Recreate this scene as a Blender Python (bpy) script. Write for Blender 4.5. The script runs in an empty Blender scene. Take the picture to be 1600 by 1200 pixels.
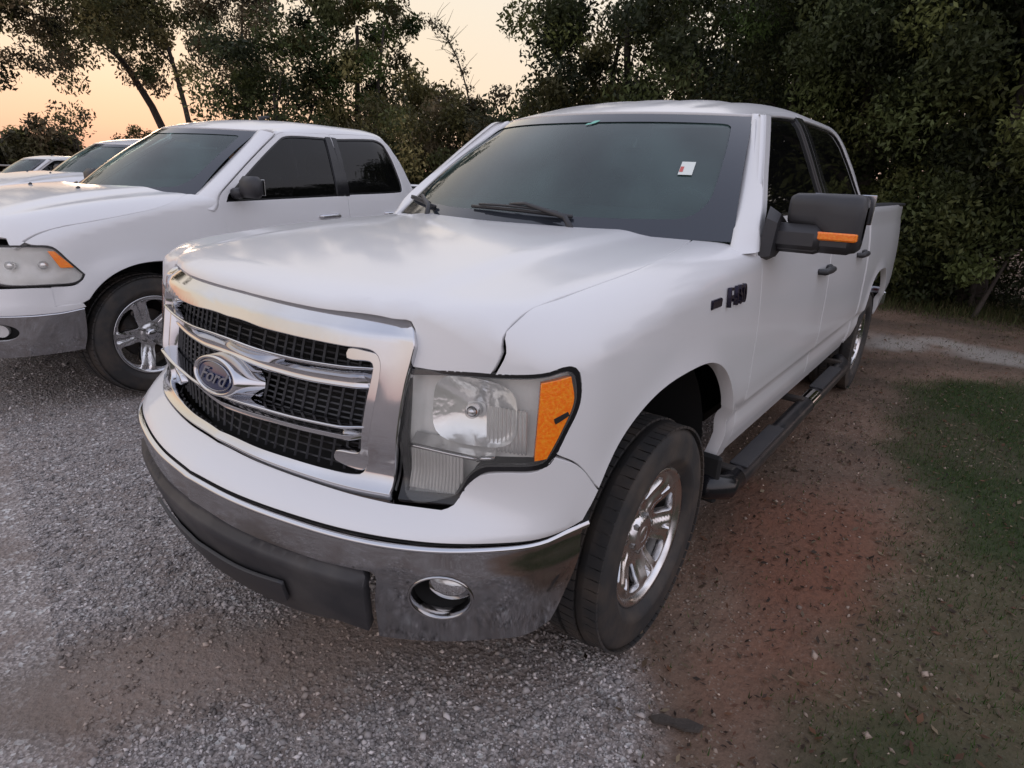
import bpy, math, random
import numpy as np
from mathutils import Vector, Matrix
from mathutils.geometry import delaunay_2d_cdt
R=math.radians
SC=bpy.context.scene; COL=SC.collection
# ---------------------------------------------------------------- camera, sky, light, exposure
cd=bpy.data.cameras.new('camera'); cam=bpy.data.objects.new('camera',cd); COL.objects.link(cam); SC.camera=cam
CP=(1.683689,1.601263,1.494953); YAW,PITCH,ROLL,FL=-2.488156,-.328839,.04014,936.389
fw=Vector((math.cos(PITCH)*math.cos(YAW),math.cos(PITCH)*math.sin(YAW),math.sin(PITCH)))
rt=fw.cross(Vector((0,0,1))).normalized(); up=rt.cross(fw)
rt2=rt*math.cos(ROLL)+up*math.sin(ROLL); up2=-rt*math.sin(ROLL)+up*math.cos(ROLL)
m=Matrix((rt2,up2,-fw)).transposed().to_4x4(); m.translation=Vector(CP); cam.matrix_world=m
cd.sensor_width=36; cd.lens=36*FL/1600; cd.clip_start=.05; cd.clip_end=2000
SUN_AZ=R(-112); SUN_EL=R(2.0)
W=bpy.data.worlds.new('World'); SC.world=W; W.use_nodes=True
nt=W.node_tree; nt.nodes.clear(); N=nt.nodes.new; L=nt.links.new
sky=N('ShaderNodeTexSky'); sky.sky_type='NISHITA'; sky.sun_disc=False; sky.sun_elevation=SUN_EL
sky.sun_rotation=math.pi/2-SUN_AZ; sky.air_density=1.6; sky.dust_density=2.5; sky.ozone_density=1.5
# dusk afterglow: warm band round the horizon that turns to pale lavender overhead
tc=N('ShaderNodeTexCoord'); sx=N('ShaderNodeSeparateXYZ'); L(tc.outputs['Generated'],sx.inputs[0])
def wm(op,a,b=None,c=None):
    n=N('ShaderNodeMath'); n.operation=op
    for i,v in enumerate((a,b,c)):
        if v is None: continue
        if isinstance(v,(int,float)): n.inputs[i].default_value=v
        else: L(v,n.inputs[i])
    return n.outputs[0]
sd=wm('ADD',wm('MULTIPLY',sx.outputs[0],math.cos(SUN_AZ)),wm('MULTIPLY',sx.outputs[1],math.sin(SUN_AZ)))
def ramp(f,st):
    n=N('ShaderNodeValToRGB'); L(f,n.inputs[0]); e=n.color_ramp.elements
    while len(e)<len(st): e.new(.5)
    for q,(p,c) in zip(e,st): q.position=p; q.color=(*c,1)
    return n.outputs[0]
el=wm('MAXIMUM',sx.outputs[2],0)
west=ramp(el,[(0,(.90,.47,.32)),(.05,(.96,.65,.44)),(.12,(.97,.79,.59)),(.22,(.94,.82,.65)),(.36,(.88,.82,.75)),(.62,(.88,.89,1.0)),(1,(.62,.67,.86))])
east=ramp(el,[(0,(.66,.58,.64)),(.12,(.98,.89,.97)),(.30,(1.06,1.01,1.15)),(.62,(.96,.97,1.14)),(1,(.62,.67,.86))])
mx=N('ShaderNodeMix'); mx.data_type='RGBA'; L(wm('MULTIPLY_ADD',sd,.5,.5),mx.inputs[0]); L(east,mx.inputs[6]); L(west,mx.inputs[7])
bg=N('ShaderNodeBackground'); L(mx.outputs[2],bg.inputs[0]); bg.inputs[1].default_value=1.0
bg2=N('ShaderNodeBackground'); L(sky.outputs[0],bg2.inputs[0]); bg2.inputs[1].default_value=.02
ad=N('ShaderNodeAddShader'); L(bg.outputs[0],ad.inputs[0]); L(bg2.outputs[0],ad.inputs[1])
wo=N('ShaderNodeOutputWorld'); L(ad.outputs[0],wo.inputs[0])
sl=bpy.data.lights.new('sun','SUN'); sl.energy=.25; sl.angle=R(12); sl.color=(1,.72,.5)
so=bpy.data.objects.new('sun',sl); COL.objects.link(so)
so.rotation_euler=Vector((math.cos(SUN_AZ)*math.cos(R(4)),math.sin(SUN_AZ)*math.cos(R(4)),math.sin(R(4)))).to_track_quat('Z','Y').to_euler()
SC.view_settings.view_transform='Standard'; SC.view_settings.look='None'; SC.view_settings.gamma=1; SC.view_settings.use_curve_mapping=False
SC.view_settings.exposure=0.0
# ---------------------------------------------------------------- materials
def mat(name,base=(.5,.5,.5),rough=.5,metal=0,coat=0,noise=None,bump=None,spec=.5,rnoise=None,emis=None,trans=0,alpha=1):
    """noise=(scale,amount,colour2)  bump=(scale,strength,dist)  rnoise=(scale,lo,hi)"""
    M=bpy.data.materials.new(name); M.use_nodes=True; t=M.node_tree; b=t.nodes['Principled BSDF']; n=t.nodes.new; l=t.links.new
    b.inputs['Base Color'].default_value=(*base,1); b.inputs['Roughness'].default_value=rough; b.inputs['Metallic'].default_value=metal
    b.inputs['Coat Weight'].default_value=coat; b.inputs['Coat Roughness'].default_value=.10; b.inputs['Specular IOR Level'].default_value=spec
    b.inputs['Transmission Weight'].default_value=trans
    co=n('ShaderNodeTexCoord')
    def nz(sc,det=4,ro=.55):
        q=n('ShaderNodeTexNoise'); q.inputs['Scale'].default_value=sc; q.inputs['Detail'].default_value=det; q.inputs['Roughness'].default_value=ro
        l(co.outputs['Object'],q.inputs['Vector']); return q.outputs['Fac']
    if noise:
        r=n('ShaderNodeMapRange'); l(nz(noise[0]),r.inputs[0]); r.inputs[1].default_value=.42; r.inputs[2].default_value=.68; r.inputs[4].default_value=noise[1]
        x=n('ShaderNodeMix'); x.data_type='RGBA'; l(r.outputs[0],x.inputs[0]); x.inputs[6].default_value=(*base,1); x.inputs[7].default_value=(*noise[2],1); l(x.outputs[2],b.inputs['Base Color'])
    if rnoise:
        r=n('ShaderNodeMapRange'); l(nz(rnoise[0]),r.inputs[0]); r.inputs[1].default_value=.35; r.inputs[2].default_value=.7; r.inputs[3].default_value=rnoise[1]; r.inputs[4].default_value=rnoise[2]; l(r.outputs[0],b.inputs['Roughness'])
    if bump:
        u=n('ShaderNodeBump'); u.inputs['Strength'].default_value=bump[1]; u.inputs['Distance'].default_value=bump[2]; l(nz(bump[0],3),u.inputs['Height']); l(u.outputs[0],b.inputs['Normal'])
    return M
def glassy(name,tint,dirt=.1,dirtcol=(.5,.55,.55),ior=1.5,rough=.02,bumps=None):
    """thin pane: tinted see-through + fresnel mirror + a little dust"""
    M=bpy.data.materials.new(name); M.use_nodes=True; t=M.node_tree; t.nodes.clear(); n=t.nodes.new; l=t.links.new
    tr=n('ShaderNodeBsdfTransparent'); tr.inputs[0].default_value=(*tint,1)
    gl=n('ShaderNodeBsdfGlossy'); gl.inputs['Roughness'].default_value=rough
    df=n('ShaderNodeBsdfDiffuse'); df.inputs[0].default_value=(*dirtcol,1)
    fr=n('ShaderNodeFresnel'); fr.inputs[0].default_value=ior
    co=n('ShaderNodeTexCoord'); q=n('ShaderNodeTexNoise'); q.inputs['Scale'].default_value=3.; q.inputs['Detail'].default_value=5; l(co.outputs['Object'],q.inputs['Vector'])
    mr=n('ShaderNodeMapRange'); l(q.outputs['Fac'],mr.inputs[0]); mr.inputs[1].default_value=.3; mr.inputs[2].default_value=.75; mr.inputs[3].default_value=dirt*.6; mr.inputs[4].default_value=dirt*1.4
    a=n('ShaderNodeMixShader'); l(mr.outputs[0],a.inputs[0]); l(tr.outputs[0],a.inputs[1]); l(df.outputs[0],a.inputs[2])
    b=n('ShaderNodeMixShader'); l(fr.outputs[0],b.inputs[0]); l(a.outputs[0],b.inputs[1]); l(gl.outputs[0],b.inputs[2])
    if bumps:
        w=n('ShaderNodeTexWave'); w.inputs['Scale'].default_value=bumps[0]; w.bands_direction=bumps[2]; l(co.outputs['Object'],w.inputs['Vector'])
        u=n('ShaderNodeBump'); u.inputs['Strength'].default_value=bumps[1]; u.inputs['Distance'].default_value=.004; l(w.outputs['Fac'],u.inputs['Height']); l(u.outputs[0],gl.inputs['Normal']); l(u.outputs[0],fr.inputs['Normal'])
    o=n('ShaderNodeOutputMaterial'); l(b.outputs[0],o.inputs[0]); return M
M_={}
M_['white']=mat('white_paint',(.74,.738,.745),.38,0,.7,noise=(1.6,.10,(.70,.68,.66)),rnoise=(1.2,.34,.44))
M_['chrome']=mat('chrome',(.62,.625,.65),.06,1,rnoise=(9,.04,.12),noise=(4,.35,(.48,.47,.47)))
M_['chrome_low']=mat('road_dusted_chrome',(.44,.44,.45),.10,1,rnoise=(12,.05,.17),noise=(9,.5,(.34,.32,.31)))
M_['alloy']=mat('wheel_alloy',(.74,.74,.75),.22,1,noise=(14,.4,(.46,.43,.41)),rnoise=(14,.14,.42))
M_['plastic']=mat('black_plastic',(.030,.030,.034),.48,noise=(7,.5,(.045,.042,.042)),bump=(260,.25,.0006))
M_['plasticg']=mat('black_gloss_trim',(.012,.012,.014),.18)
M_['dam']=mat('grey_black_plastic',(.028,.028,.032),.5,noise=(6,.7,(.075,.07,.068)),bump=(300,.2,.0005))
M_['liner']=mat('dark_liner',(.012,.012,.012),.85)
M_['frame']=mat('rusty_frame',(.025,.022,.02),.7,noise=(12,.6,(.07,.045,.03)))
M_['rubber']=mat('tyre_rubber',(.030,.029,.029),.72,noise=(7,.85,(.082,.064,.050)),bump=(90,.35,.002))
M_['glass']=glassy('windscreen_glass',(.30,.48,.45),.12,(.26,.43,.41),1.72)
M_['shade']=mat('windscreen_band',(.03,.035,.045),.08,0,.4)
M_['dglass']=glassy('tinted_side_glass',(.05,.055,.06),.012,(.3,.3,.3),1.45)
M_['lens']=glassy('lamp_lens',(.99,.99,.98),.07,(.88,.88,.85),1.36,.03)
M_['refl']=mat('lamp_reflector',(.93,.93,.92),.14,.60,noise=(20,.3,(.72,.72,.70)),bump=(16,.35,.008))
M_['lamphouse']=mat('lamp_housing',(.90,.90,.88),.25,.0,.5,noise=(14,.35,(.74,.74,.71)),bump=(22,.25,.006))
M_['amber']=mat('amber_lens',(.98,.19,.008),.18,0,.8,noise=(140,.7,(1.0,.40,.03)),bump=(150,.6,.002))
M_['red']=mat('red_lens',(.45,.01,.01),.15,0,.5)
M_['emb']=mat('emblem_enamel',(.012,.020,.075),.12,0,.8)
M_['letter']=mat('dull_chrome',(.34,.36,.42),.25,.9)
M_['badge']=mat('dark_badge',(.03,.025,.045),.15,.6)
M_['seat']=mat('grey_cloth',(.10,.10,.105),.9,noise=(30,.5,(.14,.14,.14)))
M_['dash']=mat('dash_plastic',(.05,.052,.055),.7)
M_['paper']=mat('sticker_paper',(.72,.76,.72),.6)
M_['redprint']=mat('sticker_red_print',(.55,.12,.11),.6)
M_['green']=mat('sticker_green',(.20,.52,.42),.5)
M_['steel']=mat('brake_steel',(.25,.24,.23),.45,1)
M_['bar']=mat('step_bar_black',(.02,.02,.023),.3,noise=(10,.5,(.06,.05,.045)))
# ---------------------------------------------------------------- mesh helpers
def link(o,parent=None):
    COL.objects.link(o)
    if parent is not None: o.parent=parent
    return o
def mobj(name,V,F,m=None,parent=None,smooth=True,norms=None,nsm=None):
    me=bpy.data.meshes.new(name); me.from_pydata([tuple(map(float,v)) for v in V],[],[tuple(map(int,f)) for f in F])
    if m: me.materials.append(M_[m] if isinstance(m,str) else m)
    if smooth: me.polygons.foreach_set('use_smooth',[True]*len(me.polygons))
    me.update()
    if norms is not None:
        me.normals_split_custom_set_from_vertices([tuple(map(float,n)) for n in norms])
    return link(bpy.data.objects.new(name,me),parent)
def thing(name,label,cat,loc=(0,0,0),group=None,rz=0):
    o=bpy.data.objects.new(name,None); COL.objects.link(o); o.location=loc; o.rotation_euler=(0,0,rz); o['label']=label; o['category']=cat
    if group: o['group']=group
    o.empty_display_size=.2
    return o
def path(pts,ds=.02,closed=True):
    """pts (u,v) or (u,v,1) for a corner; smooth through non-corner points"""
    n=len(pts); P=np.array([p[:2] for p in pts],float); c=[len(p)>2 and p[2] for p in pts]; out=[]
    for i in range(n if closed else n-1):
        a=P[i];b=P[(i+1)%n]; l=np.hypot(*(b-a)); k=max(1,int(math.ceil(l/ds)))
        p0=P[(i-1)%n] if (closed or i>0) else a; p3=P[(i+2)%n] if (closed or i<n-2) else b
        ma=(b-a) if c[i] else (b-p0)*l/(np.hypot(*(b-a))+np.hypot(*(a-p0))+1e-9)
        mb=(b-a) if c[(i+1)%n] else (p3-a)*l/(np.hypot(*(b-a))+np.hypot(*(p3-b))+1e-9)
        for j in range(k):
            t=j/k; out.append((2*t**3-3*t*t+1)*a+(t**3-2*t*t+t)*ma+(-2*t**3+3*t*t)*b+(t**3-t*t)*mb)
    if not closed: out.append(P[-1])
    return np.array(out)
def inpoly(Q,poly):
    x,y=Q[:,0],Q[:,1]; r=np.zeros(len(Q),bool); n=len(poly)
    for i in range(n):
        x1,y1=poly[i];x2,y2=poly[(i+1)%n]
        if y1==y2: continue
        k=((y1>y)!=(y2>y))&(x<(x2-x1)*(y-y1)/(y2-y1)+x1); r^=k
    return r
def fdn(fn,U,V,e=.008):
    a=fn(U+e,V)-fn(U-e,V); b=fn(U,V+e)-fn(U,V-e); n=np.cross(a,b); return n/np.maximum(np.linalg.norm(n,axis=1,keepdims=True),1e-12)
def tri2d(outer,holes,gu,gv,sp):
    loops=[np.asarray(outer)]+[np.asarray(h) for h in holes]; vs=[];es=[]
    for lp in loops:
        k=len(vs); vs+=list(map(tuple,lp)); es+=[(k+i,k+(i+1)%len(lp)) for i in range(len(lp))]
    nb=len(vs); G=np.array(np.meshgrid(gu,gv,indexing='ij')).reshape(2,-1).T
    ok=inpoly(G,loops[0])
    for h in loops[1:]: ok&=~inpoly(G,h)
    G=G[ok]; B=np.array(vs); keep=np.ones(len(G),bool)
    for i in range(0,len(G),3000):
        d=((G[i:i+3000,None]-B[None])**2).sum(2).min(1); keep[i:i+3000]=d>(sp*.45)**2
    vs+=list(map(tuple,G[keep]))
    ov,oe,of,iv,_,_=delaunay_2d_cdt([Vector(v) for v in vs],es,[],0,1e-6,True)
    V=np.array([tuple(v) for v in ov]); F=np.array([f for f in of if len(f)==3]); c=V[F].mean(1); ok=inpoly(c,loops[0])
    for h in loops[1:]: ok&=~inpoly(c,h)
    F=F[ok]; mp={}
    for i,s_ in enumerate(iv):
        for j in s_: mp[j]=i
    L_=[];k=0
    for lp in loops: L_.append([mp[k+i] for i in range(len(lp))]); k+=len(lp)
    return V,F,L_
def panel(name,m,fn,outer,holes=(),sp=.04,sv=None,thick=.02,parent=None,mirror=False,gu=None,gv=None,lift=0,e=.008,flip=False,edge=True,lipr=.0015):
    """curved sheet trimmed by outlines in (u,v), with turned-in edges; returns object or (left,right)"""
    o=np.asarray(outer); sv=sv or sp
    if gu is None: gu=np.arange(o[:,0].min()+sp/2,o[:,0].max(),sp)
    if gv is None: gv=np.arange(o[:,1].min()+sv/2,o[:,1].max(),sv)
    V,F,L_=tri2d(o,holes,gu,gv,min(sp,sv)); P=fn(V[:,0],V[:,1]); Nn=fdn(fn,V[:,0],V[:,1],e)
    if flip: Nn=-Nn
    if lift: P=P+Nn*lift
    # orient faces to the normals
    fn_=np.cross(P[F[:,1]]-P[F[:,0]],P[F[:,2]]-P[F[:,0]]); w=(fn_*Nn[F[:,0]]).sum(1)<0; F[w]=F[w][:,::-1]
    faces=[tuple(f) for f in F]; VV=[P]; NN=[Nn]; k=len(P)
    if edge:
        for li,lp in enumerate(L_):
            lp=np.array(lp); n=len(lp); T=P[np.roll(lp,-1)]-P[np.roll(lp,1)]; O=np.cross(T,Nn[lp]); O/=np.maximum(np.linalg.norm(O,axis=1,keepdims=True),1e-12)
            # outward test in the parameter plane
            q=V[lp]; t2=np.roll(q,-1,0)-np.roll(q,1,0); n2=np.stack([t2[:,1],-t2[:,0]],1); area=.5*np.sum(q[:,0]*np.roll(q[:,1],-1)-np.roll(q[:,0],-1)*q[:,1])
            out2=n2*(1 if area>0 else -1)*(1 if li==0 else -1)
            q2=q+out2/np.maximum(np.linalg.norm(out2,axis=1,keepdims=True),1e-12)*.004; O2=fn(q2[:,0],q2[:,1])-fn(q[:,0],q[:,1])
            sg=np.where((O2*O).sum(1)<0,-1,1)[:,None]; O=O*sg
            r1=P[lp]-Nn[lp]*lipr+O*lipr*.9; r2=P[lp]-Nn[lp]*thick+O*lipr*1.0
            n1=Nn[lp]*.4+O; n1/=np.linalg.norm(n1,axis=1,keepdims=True)
            VV+=[r1,r2];NN+=[n1,O]; ids=[lp,np.arange(k,k+n),np.arange(k+n,k+2*n)]; k+=2*n
            for A,B in zip(ids[:-1],ids[1:]):
                for i in range(n):
                    j=(i+1)%n; f=(A[i],A[j],B[j],B[i]); faces.append(f)
    P=np.concatenate(VV);Nn=np.concatenate(NN)
    # fix winding of the edge quads
    nf=len(F)
    for i in range(nf,len(faces)):
        f=faces[i]; c=np.cross(P[f[2]]-P[f[0]],P[f[3]]-P[f[1]])
        if c@(Nn[f[0]]+Nn[f[2]])<0: faces[i]=f[::-1]
    a=mobj(name,P,faces,m,parent,norms=Nn)
    if not mirror: return a
    P2=P*[1,-1,1];N2=Nn*[1,-1,1]
    b=mobj(name,P2,[f[::-1] for f in faces],m,parent,norms=N2)
    return a,b
def grid(name,m,A,parent=None,closed_u=False,closed_v=False,smooth=True,mirror=False,cap=False):
    """A: (nu,nv,3)"""
    A=np.asarray(A,float); nu,nv=A.shape[:2]; F=[]
    for i in range(nu if closed_u else nu-1):
        for j in range(nv if closed_v else nv-1):
            F.append((i*nv+j,((i+1)%nu)*nv+j,((i+1)%nu)*nv+(j+1)%nv,i*nv+(j+1)%nv))
    if cap and closed_v: F.append(tuple(range(nv))[::-1]); F.append(tuple((nu-1)*nv+j for j in range(nv)))
    P=A.reshape(-1,3)
    a=mobj(name,P,F,m,parent,smooth)
    if mirror: return a,mobj(name,P*[1,-1,1],[f[::-1] for f in F],m,parent,smooth)
    return a
class MB:
    def __init__(s): s.V=[];s.F=[];s.n=0
    def add(s,V,F): s.V.append(np.asarray(V,float)); s.F+=[tuple(int(i)+s.n for i in f) for f in F]; s.n+=len(V); return s
    def box(s,c,d,rot=None,bev=0):
        c=np.asarray(c,float);d=np.asarray(d,float)/2
        if bev:
            b=min(bev,*(d*.95)); V=[]
            for sx in(-1,1):
                for sy in(-1,1):
                    for sz in(-1,1):
                        q=np.array([sx,sy,sz])*d
                        for ax in range(3):
                            w=q.copy()
                            for a2 in range(3):
                                if a2!=ax: w[a2]-=np.sign(q[a2])*b
                            V.append(w)
            I=lambda x,y,z,a:((x*2+y)*2+z)*3+a; F=[]
            for ax in range(3):
                a1,a2=[(1,2),(2,0),(0,1)][ax]
                for sgn in(0,1):
                    q=[]
                    for p1,p2 in((0,0),(1,0),(1,1),(0,1)):
                        t=[0,0,0];t[ax]=sgn;t[a1]=p1;t[a2]=p2; q.append(I(*t,ax))
                    F.append(q if sgn else q[::-1])
            for ax in range(3):
                a1,a2=[(1,2),(2,0),(0,1)][ax]
                for p1 in(0,1):
                    for p2 in(0,1):
                        t0=[0,0,0];t0[a1]=p1;t0[a2]=p2;t1=list(t0);t1[ax]=1
                        q=[I(*t0,a1),I(*t1,a1),I(*t1,a2),I(*t0,a2)]
                        F.append(q if (p1==p2)==False else q[::-1])
            for x in(0,1):
                for y in(0,1):
                    for z in(0,1):
                        q=[I(x,y,z,0),I(x,y,z,1),I(x,y,z,2)]; F.append(q if (x+y+z)%2==1 else q[::-1])
            V=np.array(V)
        else:
            V=np.array([[x,y,z] for x in(-1,1) for y in(-1,1) for z in(-1,1)])*d
            F=[(0,1,3,2),(4,6,7,5),(0,4,5,1),(2,3,7,6),(0,2,6,4),(1,5,7,3)]
        if rot is not None: V=V@np.asarray(rot).T
        return s.add(V+c,F)
    def tube(s,P,r,n=10,cap=True,flat=1):
        P=np.asarray(P,float); r=np.broadcast_to(np.asarray(r,float),(len(P),)); T=np.gradient(P,axis=0); T/=np.linalg.norm(T,axis=1,keepdims=True)
        up_=np.array([0,0,1.]); up_=np.array([1.,0,0]) if abs(T[0]@up_)>.9 else up_; V=[];a=up_-T[0]*(up_@T[0]); a/=np.linalg.norm(a)
        for i in range(len(P)):
            a=a-T[i]*(a@T[i]); a/=np.linalg.norm(a); b=np.cross(T[i],a)
            for k in range(n): t=2*math.pi*k/n; V.append(P[i]+r[i]*(a*math.cos(t)*flat+b*math.sin(t)))
        F=[(i*n+k,i*n+(k+1)%n,(i+1)*n+(k+1)%n,(i+1)*n+k) for i in range(len(P)-1) for k in range(n)]
        if cap: F.append(tuple(range(n))[::-1]); F.append(tuple((len(P)-1)*n+k for k in range(n)))
        return s.add(V,F)
    def build(s,name,m,parent=None,smooth=False,mirror=False):
        V=np.concatenate(s.V); a=mobj(name,V,s.F,m,parent,smooth)
        if mirror: return a,mobj(name,V*[1,-1,1],[f[::-1] for f in s.F],m,parent,smooth)
        return a
def shade_auto(o,ang=35):
    me=o.data; me.polygons.foreach_set('use_smooth',[True]*len(me.polygons))
    try: me.set_sharp_from_angle(angle=R(ang))
    except Exception: pass
    return o
def lathe(prof,n=64,axis='y'):
    """prof (r,a) revolved; a along axis"""
    pr=np.array(prof,float); t=np.linspace(0,2*np.pi,n,endpoint=False); A=np.zeros((n,len(pr),3))
    A[:,:,0]=np.cos(t)[:,None]*pr[None,:,0]; A[:,:,2]=np.sin(t)[:,None]*pr[None,:,0]; A[:,:,1]=pr[None,:,1]
    return A
def text(name,s_,size,m,parent,mtx,depth=.003,shear=0,xs=1):
    cu=bpy.data.curves.new(name,'FONT'); cu.body=s_; cu.size=size; cu.extrude=depth; cu.shear=shear; cu.align_x='CENTER'; cu.align_y='CENTER'; cu.resolution_u=3; cu.offset=size*.012
    t=bpy.data.objects.new(name,cu); COL.objects.link(t); dg=bpy.context.evaluated_depsgraph_get(); me=bpy.data.meshes.new_from_object(t.evaluated_get(dg)); bpy.data.objects.remove(t)
    me.transform(Matrix.Diagonal((xs,1,1,1))); me.transform(mtx); me.materials.clear(); me.materials.append(M_[m]); me.name=name
    return link(bpy.data.objects.new(name,me),parent)
def frame(c,xd,yd):
    x=Vector(xd).normalized(); z=x.cross(Vector(yd)).normalized(); y=z.cross(x); M=Matrix((x,y,z)).transposed().to_4x4(); M.translation=Vector(c); return M
def sstep(a,b,x):
    t=np.clip((np.asarray(x,float)-a)/(b-a),0,1); return t*t*(3-2*t)
def cr_interp(xs,ys,x):
    """smooth monotone-ish cubic interpolation (finite-difference hermite)"""
    xs=np.asarray(xs,float);ys=np.asarray(ys,float);x=np.asarray(x,float)
    d=np.diff(ys)/np.diff(xs); m=np.empty_like(ys); m[0]=d[0];m[-1]=d[-1]
    h=np.diff(xs); m[1:-1]=(d[:-1]*h[1:]+d[1:]*h[:-1])/(h[:-1]+h[1:])
    m[1:-1]=np.where(d[:-1]*d[1:]<=0,0,m[1:-1])
    i=np.clip(np.searchsorted(xs,x)-1,0,len(xs)-2)
    hh=xs[i+1]-xs[i]; t=np.clip((x-xs[i])/hh,0,1)
    v=(2*t**3-3*t*t+1)*ys[i]+(t**3-2*t*t+t)*hh*m[i]+(-2*t**3+3*t*t)*ys[i+1]+(t**3-t*t)*hh*m[i+1]
    return np.where(x<xs[0],ys[0]+(x-xs[0])*m[0],np.where(x>xs[-1],ys[-1]+(x-xs[-1])*m[-1],v))
class Body:
    def __init__(s,P):
        s.P=P
        c=np.array(P['contour'],float); k=np.concatenate([[0],np.cumsum(np.linalg.norm(np.diff(c,axis=0),axis=1))])
        t=np.linspace(0,k[-1],1600); X=cr_interp(k,c[:,0],t); Y=cr_interp(k,c[:,1],t)
        # light smoothing
        for _ in range(30):
            X[1:-1]=(X[:-2]+2*X[1:-1]+X[2:])/4; Y[1:-1]=(Y[:-2]+2*Y[1:-1]+Y[2:])/4
        s.u=np.concatenate([[0],np.cumsum(np.hypot(np.diff(X),np.diff(Y)))]); s.X=X; s.Y=Y
        tx=np.gradient(X,s.u); ty=np.gradient(Y,s.u); l=np.hypot(tx,ty); tx/=l;ty/=l
        for _ in range(60):
            for a in (tx,ty): a[1:-1]=(a[:-2]+2*a[1:-1]+a[2:])/4
        tx[0]=0;ty[0]=1
        l=np.hypot(tx,ty); s.nx=ty/l; s.ny=-tx/l     # outward normal
        k=np.clip(s.u/.14,0,1); s.ny*=k*k*(3-2*k); s.nx=np.sqrt(1-s.ny**2)*np.sign(s.nx+1e-9)
        s.dxy=np.stack([X,Y],1)
    def cont(s,u):
        a=np.abs(u); sg=np.where(np.asarray(u)<0,-1.,1.)
        return (np.interp(a,s.u,s.X),sg*np.interp(a,s.u,s.Y),np.interp(a,s.u,s.nx),sg*np.interp(a,s.u,s.ny))
    def u_of_x(s,x): # along the side
        i=len(s.u)//6
        return np.interp(-np.asarray(x,float),-s.X[i:],s.u[i:])
    def inset(s,u,z,x):
        P=s.P; a=np.abs(u)
        f=cr_interp(P['fz'],P['fd'],z); g=np.interp(z,P['sz'],P['sd']) if P.get('lin') else cr_interp(P['sz'],P['sd'],z)
        w=sstep(P['ub'][0],P['ub'][1],a)
        if 'sweep' in P: f=f*(1-P['sweep']*sstep(-.15,.64,a)*sstep(.77,.93,z))
        d=f*(1-w)+g*w
        for (cx,r0,r1,h) in P['flares']:
            r=np.hypot(x-cx,(z-P['wz'])); d=d-h*(1-sstep(r0,r1,r))*w*sstep(.48,.74,z)*(1-sstep(1.05,1.25,z))
        return d
    def dist(s,x,y):
        x=np.atleast_1d(x);y=np.abs(np.atleast_1d(y)); sh=x.shape; q=np.stack([x.ravel(),y.ravel()],1); P=s.dxy[::4]
        out=np.empty(len(q))
        for i in range(0,len(q),4000):
            d=q[i:i+4000,None]-P[None]; dd=(d**2).sum(2); j=dd.argmin(1)
            dj=d[np.arange(len(j)),j]; tx,ty=-s.ny[::4][j],s.nx[::4][j]; al=dj[:,0]*tx+dj[:,1]*ty; al=np.clip(al,-.02,.02); out[i:i+4000]=np.sqrt(np.maximum(dd[np.arange(len(j)),j]-al**2,0))*np.where((dj*np.stack([s.nx[::4][j],s.ny[::4][j]],1)).sum(1)>0,-1,1)
        return out.reshape(sh)
    def H(s,x,y):
        P=s.P; d=s.dist(x,y); x=np.asarray(x,float);y=np.abs(np.asarray(y,float))
        # the front roll is measured from the hood lip, the side roll from the side
        h=cr_interp(P['hx'],P['hz'],x)-P['crown']*(y/.9)**2
        h=h+P['dome'][2]*(1-sstep(P['dome'][0],P['dome'][1],y+(P['dome'][3])*(x-.0)))*sstep(-.9,.1,-x+.2)
        D,R,e=P['drop']; k=np.clip(1-d/R,0,1.6); w=sstep(.35,.75,y)
        D=np.interp(x,P['dropx'][0],P['dropx'][1])
        h=h-D*k**e*w
        # front lip
        xl=cr_interp(P['lipy'],P['lipx'],y); kk=np.clip(1-(xl-x)/P['lip'][1],0,1.5); h=h-P['lip'][0]*kk**P['lip'][2]
        return h
    def zs(s,u):
        if not hasattr(s,'_zs'):
            g=np.linspace(0,s.u[-1],500); x,y,nx,ny=s.cont(g); z=1.15+0*g
            for _ in range(14):
                i=s.inset(g,z,x); z=.5*z+.5*s.H(x-nx*i,y-ny*i)
            for _ in range(6): z[1:-1]=(z[:-2]+2*z[1:-1]+z[2:])/4
            s._zs=(g,z)
        return np.interp(np.abs(u),*s._zs)
    def nose(s):
        if not hasattr(s,'_ns'):
            g=np.linspace(0,.97,120); z=1.16+0*g
            for _ in range(25):
                x=s.xf(g,z); z=.6*z+.4*np.clip(s.H(x,g),1.0,1.3)
            s._ns=(g,s.xf(g,z),z)
        return s._ns
    def xf(s,y,z):
        """x of the front surface at lateral y, height z"""
        y=np.abs(np.asarray(y,float)); z=np.asarray(z,float)+0*y; u=np.interp(y,s.Y[:500],s.u[:500])
        for _ in range(6):
            X,Y,nx,ny=s.cont(u); i=s.inset(u,z,X); u=u+(y-(Y-ny*i))*.9
            u=np.clip(u,0,1.6)
        X,Y,nx,ny=s.cont(u); i=s.inset(u,z,X); return X-nx*i
    def hoodm(s,p,y):
        p=np.asarray(p,float);y=np.asarray(y,float); g,x1,z1=s.nose(); a=np.abs(y)
        X1=np.interp(a,g,x1);Z1=np.interp(a,g,z1); fr=p>X1
        H1=s.H(np.minimum(p,X1),y); zf=Z1-(p-X1); xx=np.where(fr,s.xf(y,np.where(fr,zf,1.1)),p)
        return np.stack([xx,y,np.where(fr,zf,H1)],-1)
    def inv_top(s,x,y):
        d=s.dxy-np.array([x,abs(y)]); j=np.hypot(d[:,0],d[:,1]).argmin(); u=s.u[j]; dd=np.hypot(*d[j])
        zs=float(s.zs(u)); return u, zs+dd-float(s.inset(u,zs,s.X[j]))
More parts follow.
